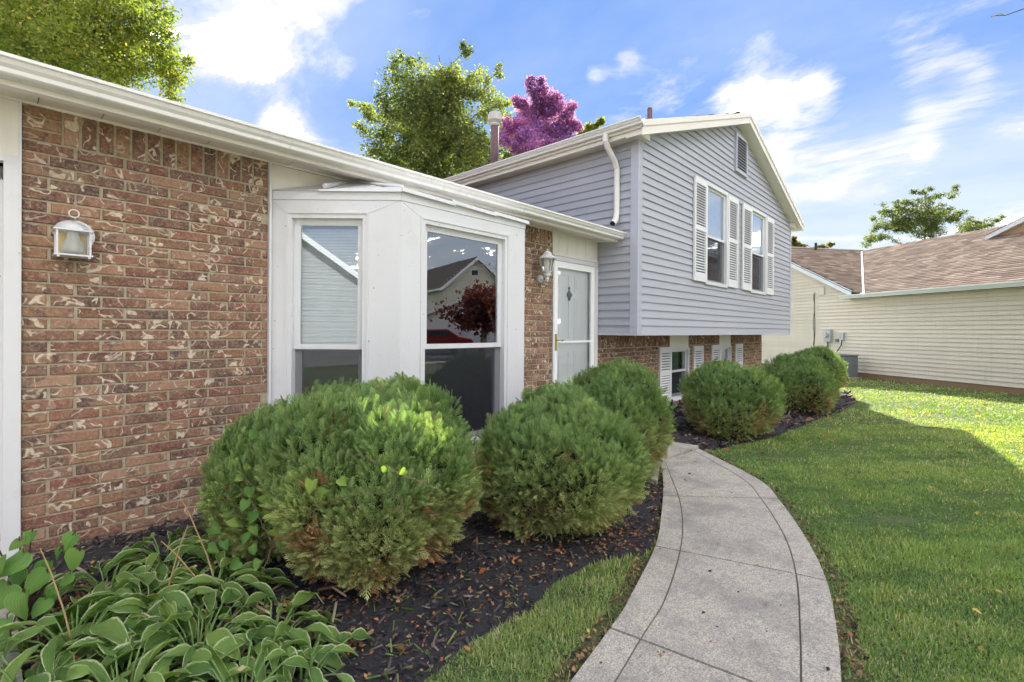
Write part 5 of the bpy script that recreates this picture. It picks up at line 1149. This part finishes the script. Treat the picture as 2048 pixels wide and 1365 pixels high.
make_grass(500000, 1.55, 7.5, 1.75, .040)
make_grass(190000, 7.3, 26, 1.9, .050)

# ================================================================== MULCH, DEAD LEAVES
def litter(name, n, polys, hs, size, cols, tv, tf, flat_=.35, zoff=.006, weight=None, excl=(), mat='chips', t1=9.0, power=1.4, label=None):
    P, t = sample_ground(n, 1.5, t1, power); k = in_any(P, polys)
    if excl: k &= ~in_any(P, excl)
    if weight is not None: k &= rng.uniform(size=len(P)) < weight(P)
    P, t = P[k], t[k]; n = len(P); z = np.full(n, .0)
    for poly, h in hs:
        m_ = pip(P[:, 0], P[:, 1], poly)
        if m_.any() and h is not None: z[m_] = h(P[m_]) if callable(h) else h
    az = rng.uniform(0, 6.283, n); fw = np.stack([np.cos(az), np.sin(az), rng.normal(size=n) * flat_], 1); upv = rng.normal(size=(n, 3)) * flat_; upv[:, 2] += 1
    m_ = rng.integers(0, len(cols), n); C = np.array(cols)[m_] * rng.uniform(.6, 1.4, (n, 1))
    S = size * rng.uniform(.45, 1.4, n) * np.clip(t / 4, .9, 2.2)
    scatter(name, tv, tf, basis(fw, upv), np.column_stack([P, z + zoff]), S, M[mat], None, C, kind='stuff', label=label)
chip_v = np.array([(-.13, 0, 0), (.13, 0, 0), (.10, 1, .03), (-.09, .95, .02), (0, .05, .12), (0, .93, .14)]); chip_f = [(0, 1, 4), (4, 1, 2), (4, 2, 5), (0, 4, 5), (0, 5, 3), (5, 2, 3)]
B1h = [(BED1, hbed1), (BED2, hbed2)]
litter('mulch', 46000, [BED1, BED2], B1h, .052, [(.035, .030, .036), (.050, .044, .050), (.075, .064, .066), (.022, .020, .028), (.15, .115, .095)], chip_v, chip_f, t1=12, flat_=.4, label='chips of dark shredded mulch over the planting bed')
leaf_v = np.array([(0, 0, 0), (.35, .4, .16), (.12, .5, .02), (0, 1, .14), (-.12, .5, .02), (-.35, .45, .2)]); leaf_f = [(0, 1, 2), (0, 2, 4), (0, 4, 5), (2, 1, 3), (2, 3, 4), (4, 3, 5)]
gp = lambda x, y: np.array(G(x, y))
spots = [(gp(1225, 1080), .46, 1.0), (gp(1290, 1000), .3, .6), (gp(60, 1250), .35, .9), (gp(1000, 1180), .5, .25), (gp(900, 1270), .5, .22), (gp(1350, 905), .6, .6), (gp(1500, 885), .8, .5), (gp(1610, 850), .8, .35), (gp(720, 1230), .5, .25), (gp(1120, 1120), .35, .6)]
def w_leaf(P):
    w_ = np.full(len(P), .04)
    for c, r_, k in spots: w_ = np.maximum(w_, k * np.exp(-((P - c) ** 2).sum(1) / r_ ** 2))
    return w_
litter('dead_leaves', 95000, [BED1, BED2], B1h, .026, [(.30, .13, .06), (.22, .09, .045), (.40, .20, .09), (.34, .24, .13)], leaf_v, leaf_f, weight=w_leaf, mat='litter', zoff=.014, t1=11, label='small orange brown dead leaves gathered on the mulch')
litter('fallen_leaves', 900, [BED1, BED2], B1h, .055, [(.36, .14, .06), (.28, .14, .07), (.42, .24, .11)], leaf_v, leaf_f, weight=lambda P: np.minimum(1, w_leaf(P) * 2.5 + .25), mat='litter', zoff=.022, t1=11, label='larger curled brown leaves fallen on the mulch')
fringe = shrink_path(-.10)
litter('path_edge_litter', 60000, [fringe], [], .026, [(.26, .14, .08), (.14, .09, .06), (.36, .22, .12), (.05, .04, .03), (.30, .20, .10)], leaf_v, leaf_f, excl=[PATH_POLY], mat='litter', zoff=.012, t1=6.5, label='brown leaf litter and soil lining the curved walk')
litter('leaf_flecks', 420, [PATH_IN], [(PATH_IN, .036)], .024, [(.34, .14, .05), (.50, .40, .06), (.06, .05, .045), (.04, .035, .03), (.03, .03, .03)], leaf_v, leaf_f, mat='litter', zoff=.002, flat_=.12, t1=6, label='scattered leaf flecks lying on the concrete walk')
litter('lawn_leaves', 260, [[(1, -6), (16, -6), (16, 3.4), (1, 3.4)]], [], .04, [(.45, .33, .08), (.34, .16, .06)], leaf_v, leaf_f, excl=[PATH_POLY, BED1, BED2], mat='litter', zoff=.045, t1=10, label='few yellow and brown leaves caught in the lawn')
litter('weeds', 6500, [BED1], B1h, .055, [(.16, .28, .08), (.26, .30, .12)], chip_v * np.array((.4, 1, 1)), chip_f, weight=lambda P: np.exp(-((P - gp(930, 1300)) ** 2).sum(1) / .45 ** 2) * .9 + .015, flat_=.9, mat='grass', zoff=.01, t1=5, label='thin grass sprigs creeping from the turf into the mulch')

# ================================================================== HOSTAS AND OTHER LEAFY PLANTS
def leaf_mesh(name, mat, prof, L_, droop, cup, wave, nu=6, nv=7, fold=0.0, heart=False):
    v, f, uv = [], [], []
    for j in range(nv + 1):
        t = j / nv; wd = prof(t); ang = droop * t
        y = L_ * (math.sin(ang) / droop if abs(droop) > 1e-3 else t); z = -L_ * (1 - math.cos(ang)) / (droop if abs(droop) > 1e-3 else 1)
        for i in range(nu + 1):
            u = -1 + 2 * i / nu; x = u * wd * L_; back = (abs(u) ** 1.5 * L_ * .20 * max(0, 1 - t * 3)) if heart else 0
            v.append((x * math.cos(fold * abs(u)), y - back, z + cup * abs(u) ** 1.6 * wd * L_ + wave * L_ * math.sin(t * 9 + u * 2.5) * abs(u))); uv.append((u, t))
    for j in range(nv):
        for i in range(nu): a = j * (nu + 1) + i; f.append((a, a + 1, a + nu + 2, a + nu + 1))
    me = bpy.data.meshes.new(name); me.from_pydata(v, [], f); me.polygons.foreach_set('use_smooth', [True] * len(f)); l = me.uv_layers.new(name='UVMap')
    for lp in me.loops: l.data[lp.index].uv = uv[lp.vertex_index]
    me.materials.append(mat); return me
hp = lambda w_: (lambda t: w_ * (math.sin(math.pi * min(1, t ** .8)) ** .85 if 0 < t < 1 else 0.012))
HM = [leaf_mesh('leaf', M['hosta'], hp(w_), 1.0, d_, c_, wv_) for w_, d_, c_, wv_ in ((.155, .7, .6, .02), (.175, 1.1, .5, .04), (.14, 1.5, .7, .03), (.19, .6, .45, .045), (.125, 1.0, .9, .04), (.16, 1.9, .4, .04))]
heartp = lambda t: .50 * (math.sin(math.pi * (t * .80 + .20)) ** .7 if t < 1 else .0)
def heart_mesh(mat, droop, cup):
    out = [(.0, 0), (.14, -.10), (.31, -.12), (.45, -.02), (.50, .16), (.46, .38), (.35, .60), (.18, .82), (0, 1.0)]; mid = [0, .03, .08, .15, .25, .42, .62, .83, 1.0]; v, f, uv = [], [], []
    for (ox, oy), my in zip(out, mid):
        for u in (-1, -.5, 0, .5, 1):
            k = abs(u); x = ox * u; y = my + (oy - my) * k; v.append((x, y, cup * x * x * 1.6 - droop * y * y * .5 + .015 * math.sin(y * 14 + u * 3) * k)); uv.append((u, my))
    for j in range(8):
        for i in range(4): a = j * 5 + i; f.append((a, a + 1, a + 6, a + 5))
    me = bpy.data.meshes.new('leaf'); me.from_pydata(v, [], f); me.polygons.foreach_set('use_smooth', [True] * len(f)); l = me.uv_layers.new(name='UVMap')
    for lp in me.loops: l.data[lp.index].uv = uv[lp.vertex_index]
    me.materials.append(mat); return me
TM = [heart_mesh(M['heart'], d_, c_) for d_, c_ in ((.3, .5), (.6, .9), (.1, -.4))]
VM = [heart_mesh(M['vineleaf'], d_, c_) for d_, c_ in ((.4, .8), (.8, 1.6))]
def put_leaf(mesh, parent, base, fw, up, S, roll=0.0):
    fw = Vector(fw).normalized(); x = fw.cross(Vector(up)); x = x.normalized() if x.length > 1e-4 else Vector((1, 0, 0)); z = x.cross(fw)
    m_ = Matrix((x, fw, z)).transposed() @ Matrix.Rotation(roll, 3, 'Y')
    ob = bpy.data.objects.new('leaf', mesh); col.objects.link(ob); ob.parent = parent; o_ = origin_of(parent)
    ob.matrix_local = Matrix.Translation(Vector(base) - o_) @ m_.to_4x4() @ Matrix.Scale(S, 4); return ob
GH = 'hostas along the foot of the brick pier'
def hosta(px, py, n, L0, label, seed, spread=1.0, stalks=()):
    r_ = random.Random(seed); gx, gy = G(px, py); root = empty('hosta', (gx, gy, 0), label, 'plant', GH); pet = MB()
    for k in range(n):
        az = 2 * math.pi * (k * .381966 * 1.0) + r_.uniform(-.3, .3); f = (k + .5) / n; el = 1.15 - 1.15 * f + r_.uniform(-.12, .12)       # inner leaves stand, outer ones lie
        pl_ = (.11 + .11 * f) * spread * r_.uniform(.8, 1.2); d = Vector((math.cos(az) * math.cos(el), math.sin(az) * math.cos(el), math.sin(el)))
        b0 = Vector((gx + .03 * math.cos(az), gy + .03 * math.sin(az), .03)); b1 = b0 + d * pl_ + Vector((0, 0, .05)); L_ = L0 * r_.uniform(.95, 1.6)
        fwv = Vector((math.cos(az), math.sin(az), math.sin(el) * .45 - .30 + r_.uniform(-.15, .15)))
        mid = b0.lerp(b1, .5) + Vector((0, 0, .03)); pet.tube([b0, mid, b1, b1 + fwv.normalized() * .012], [.0045, .0038, .0032, .002], 5, caps=False)
        put_leaf(r_.choice(HM), root, b1, fwv, (r_.uniform(-.25, .25), r_.uniform(-.25, .25), 1), L_, r_.uniform(-.5, .5))
    pet.build('stem', M['petiole'], root, kind='stuff')
    for (dx, dy, h, lx, ly) in stalks:
        MB().tube([(gx + dx, gy + dy, .03), (gx + dx + lx * .3, gy + dy + ly * .3, h * .45), (gx + dx + lx * .7, gy + dy + ly * .7, h * .8), (gx + dx + lx, gy + dy + ly, h)], [.004, .0035, .003, .002], 6).build('flower_stalk', M['stalk'], root)
HO = [(150, 1330, 26, .17, 'hosta nearest the driveway, its leaves yellowing', 1, 1.0, ((.0, .0, .48, -.10, .14),)),
      (300, 1265, 30, .165, 'hosta in the middle of the row, below the wall lantern', 2, 1.0, ((.05, .02, .46, .10, -.02),)),
      (420, 1235, 26, .155, 'hosta between the middle clump and the vine-covered bush', 3, .9, ((.05, .0, .62, -.16, .16), (.02, .0, .40, -.20, .10))),
      (330, 1150, 22, .14, 'hosta at the foot of the brick pier, half behind the others', 4, .9, ()),
      (440, 1140, 18, .13, 'hosta tucked under the vine-covered bush', 5, .9, ()),
      (395, 1345, 30, .15, 'hosta in front of the middle one, leaves hanging with torn edges', 6, 1.0, ()),
      (540, 1330, 26, .135, 'white-edged hosta below the largest round bush', 7, .9, ()),
      (600, 1400, 14, .12, 'outermost hosta leaves reaching onto the dark mulch', 8, .8, ()),
      (240, 1440, 24, .16, 'hosta cut by the bottom edge, next to the yellowing one', 9, 1.0, ()),
      (480, 1450, 22, .14, 'hosta cut by the bottom edge, near the mulch', 10, 1.0, ()),
      (215, 1205, 18, .15, 'hosta between the heart-leaved plant and the wall', 12, .8, ()),
      (60, 1430, 16, .16, 'hosta at the driveway edge, cut by the frame', 11, .9, ())]
for h in HO: hosta(h[0], h[1], int(h[2] * 1.25), *h[3:])
# dead tan blades between the hostas
litter('dead_foliage', 5200, [BED1], B1h, .10, [(.40, .30, .17), (.28, .18, .10), (.45, .38, .24)], chip_v * np.array((.28, 1, 1)), chip_f, weight=lambda P: np.exp(-((P - gp(340, 1290)) ** 2).sum(1) / .6 ** 2) * .5, flat_=.5, mat='litter', zoff=.03, t1=4, label='limp dead hosta blades under the green leaves')

# heart-leaved plant at the corner of the garage
hx, hy = G(45, 1250); hr = empty('heart_leaved_plant', (hx, hy, 0), 'plant with large heart-shaped leaves beside the white garage trim', 'plant')
camdir = Vector((-_f0.x, -_f0.y, .1)); st = MB(); rr_ = random.Random(5)
HL = [(18, 1128, 2.15, .16), (75, 1165, 2.2, .13), (0, 1195, 2.1, .14), (60, 1075, 2.3, .07), (140, 1085, 2.35, .10), (150, 1120, 2.3, .11), (118, 1108, 2.32, .06), (95, 1140, 2.25, .10), (45, 1210, 2.1, .13), (10, 1255, 2.05, .09), (30, 1090, 2.3, .06), (-20, 1080, 2.2, .12), (105, 1195, 2.2, .09), (25, 1160, 2.2, .12), (-10, 1140, 2.1, .12), (80, 1215, 2.15, .09), (130, 1160, 2.25, .08), (5, 1290, 2.0, .1), (70, 1350, 1.95, .08), (110, 1375, 1.9, .1), (420, 1335, 1.9, .09), (365, 1365, 1.85, .07)]
for (px, py, t, s_) in HL:
    s_ *= .85
    p = Vector(at_depth(px, py, t)); k = Vector((rr_.uniform(-.5, .5), rr_.uniform(-.5, .5), -.9)); n_ = (camdir.normalized() + Vector((rr_.uniform(-.4, .4), rr_.uniform(-.4, .4), rr_.uniform(.2, .9)))).normalized()
    d = (k - n_ * k.dot(n_)).normalized(); p0 = p - d * s_ * .4
    if px < 300:
        put_leaf(rr_.choice(TM), hr, p0, d, n_, s_); q = Vector((hx, hy, .02)); st.tube([q.lerp(p0, .05), q.lerp(p0, .5) + Vector((0, 0, .06)), p0 + Vector((0, 0, .02)), p0], [.005, .004, .0025, .002], 5, caps=False)
st.build('stem', M['twig'], hr, kind='stuff')
# small yellow-green seedlings among the hostas
for (px, py, t, s_) in HL[-2:]:
    p = Vector(at_depth(px, py, t)); sr = empty('seedling', (p.x, p.y, 0), 'light green lobed seedling leaf ' + ('between two hostas at the bottom edge' if px > 400 else 'under the hanging hosta leaves, near the frame edge'), 'plant')
    for k in range(3): put_leaf(VM[k % 2], sr, p, (math.cos(k * 2.1), math.sin(k * 2.1), .1), (0, 0, 1), s_)
    MB().tube([(p.x, p.y, 0), tuple(p)], .003, 5).build('stem', M['petiole'], sr)
# bindweed climbing over the bushes
def vine(label, pts, leaves, width=.0028, near=0.0):
    pts = [(a, b, c - near) for a, b, c in pts]; leaves = [(a, b, c - near - .02, d, e) for a, b, c, d, e in leaves]; P = [Vector(at_depth(*p)) for p in pts]; root = empty('climbing_vine', tuple(P[0]), label, 'vine'); Q = []
    for i in range(len(P) - 1):
        for k in range(4): Q.append(P[i].lerp(P[i + 1], k / 4) + Vector((rr_.uniform(-1, 1), rr_.uniform(-1, 1), rr_.uniform(-1, 1))) * .006)
    Q.append(P[-1]); MB().tube(Q, width, 5).build('stem', M['vinestem'], root)
    for (px, py, t, s_, g) in leaves:
        p = Vector(at_depth(px, py, t)); n_ = (camdir.normalized() + Vector((rr_.uniform(-.5, .5), rr_.uniform(-.5, .5), rr_.uniform(.1, .8)))).normalized(); k = Vector((rr_.uniform(-.8, .8), rr_.uniform(-.8, .8), -.8)); d = (k - n_ * k.dot(n_)).normalized()
        put_leaf(rr_.choice(VM if g else TM), root, p - d * s_ * .4, d, n_, s_)
vine('vine with heart-shaped leaves hanging over the smaller dark bush', [(430, 960, 2.95), (455, 985, 2.80), (490, 960, 2.72), (520, 1040, 2.68), (545, 1090, 2.65), (520, 1160, 2.62), (500, 1200, 2.6)],
     [(445, 982, 2.8, .055, 1), (478, 958, 2.74, .04, 1), (500, 985, 2.7, .06, 0), (488, 1010, 2.7, .06, 0), (505, 1035, 2.68, .055, 0), (545, 1035, 2.62, .075, 1), (550, 1065, 2.62, .05, 1), (510, 1060, 2.66, .05, 0), (490, 1075, 2.66, .06, 0), (505, 1100, 2.64, .05, 0), (430, 1060, 2.75, .06, 0), (425, 1100, 2.75, .06, 0), (470, 1130, 2.62, .06, 0), (480, 900, 2.9, .06, 0), (505, 870, 2.85, .05, 0), (455, 1020, 2.75, .045, 0), (440, 940, 2.9, .035, 1), (560, 1090, 2.6, .04, 1), (530, 1000, 2.6, .05, 1), (470, 1045, 2.68, .05, 1), (450, 1090, 2.66, .05, 0), (515, 1130, 2.58, .05, 0), (495, 940, 2.74, .045, 1), (520, 905, 2.75, .05, 0), (470, 925, 2.8, .04, 1)], .003, .10)
vine('thin vine with a few yellowing leaves across the largest round bush', [(590, 1060, 2.47), (640, 1010, 2.40), (700, 990, 2.36), (760, 985, 2.35), (800, 995, 2.36), (815, 1060, 2.37)],
     [(622, 972, 2.40, .055, 1), (645, 988, 2.38, .045, 1), (685, 964, 2.37, .045, 1)], .0014, .17)
vine('bare curling vine twig with two pale leaves on the largest bush', [(680, 905, 2.42), (730, 915, 2.38), (765, 930, 2.38), (810, 950, 2.38), (850, 965, 2.40), (890, 990, 2.44)], [(768, 940, 2.37, .03, 1), (806, 944, 2.36, .032, 1)], .0014, .17)
vine('bare vine twig arching over the second round bush', [(1010, 905, 3.38), (1040, 890, 3.32), (1090, 900, 3.26), (1130, 925, 3.24), (1150, 960, 3.26), (1120, 1010, 3.24)], [(1035, 835, 3.42, .05, 1), (1048, 812, 3.46, .04, 0), (1100, 905, 3.24, .04, 0)], .0016, .22)
# twig of an overhanging branch, top right
tb = empty('branch', tuple(at_depth(2080, 10, 4.0)), 'thin bare twig poking in at the upper right corner', 'branch')
MB().tube([tuple(at_depth(2300, -60, 4.2)), tuple(at_depth(2120, 5, 4.0)), tuple(at_depth(2048, 18, 4.0)), tuple(at_depth(2012, 31, 4.0)), tuple(at_depth(1986, 32, 4.0))], [.012, .006, .004, .003, .002], 6).build('twig', M['twig'], tb)
MB().tube([tuple(at_depth(2012, 31, 4.0)), tuple(at_depth(2000, 28, 4.0)), tuple(at_depth(1983, 34, 4.0))], [.003, .003, .005], 5).build('bud', M['stalk'], tb)
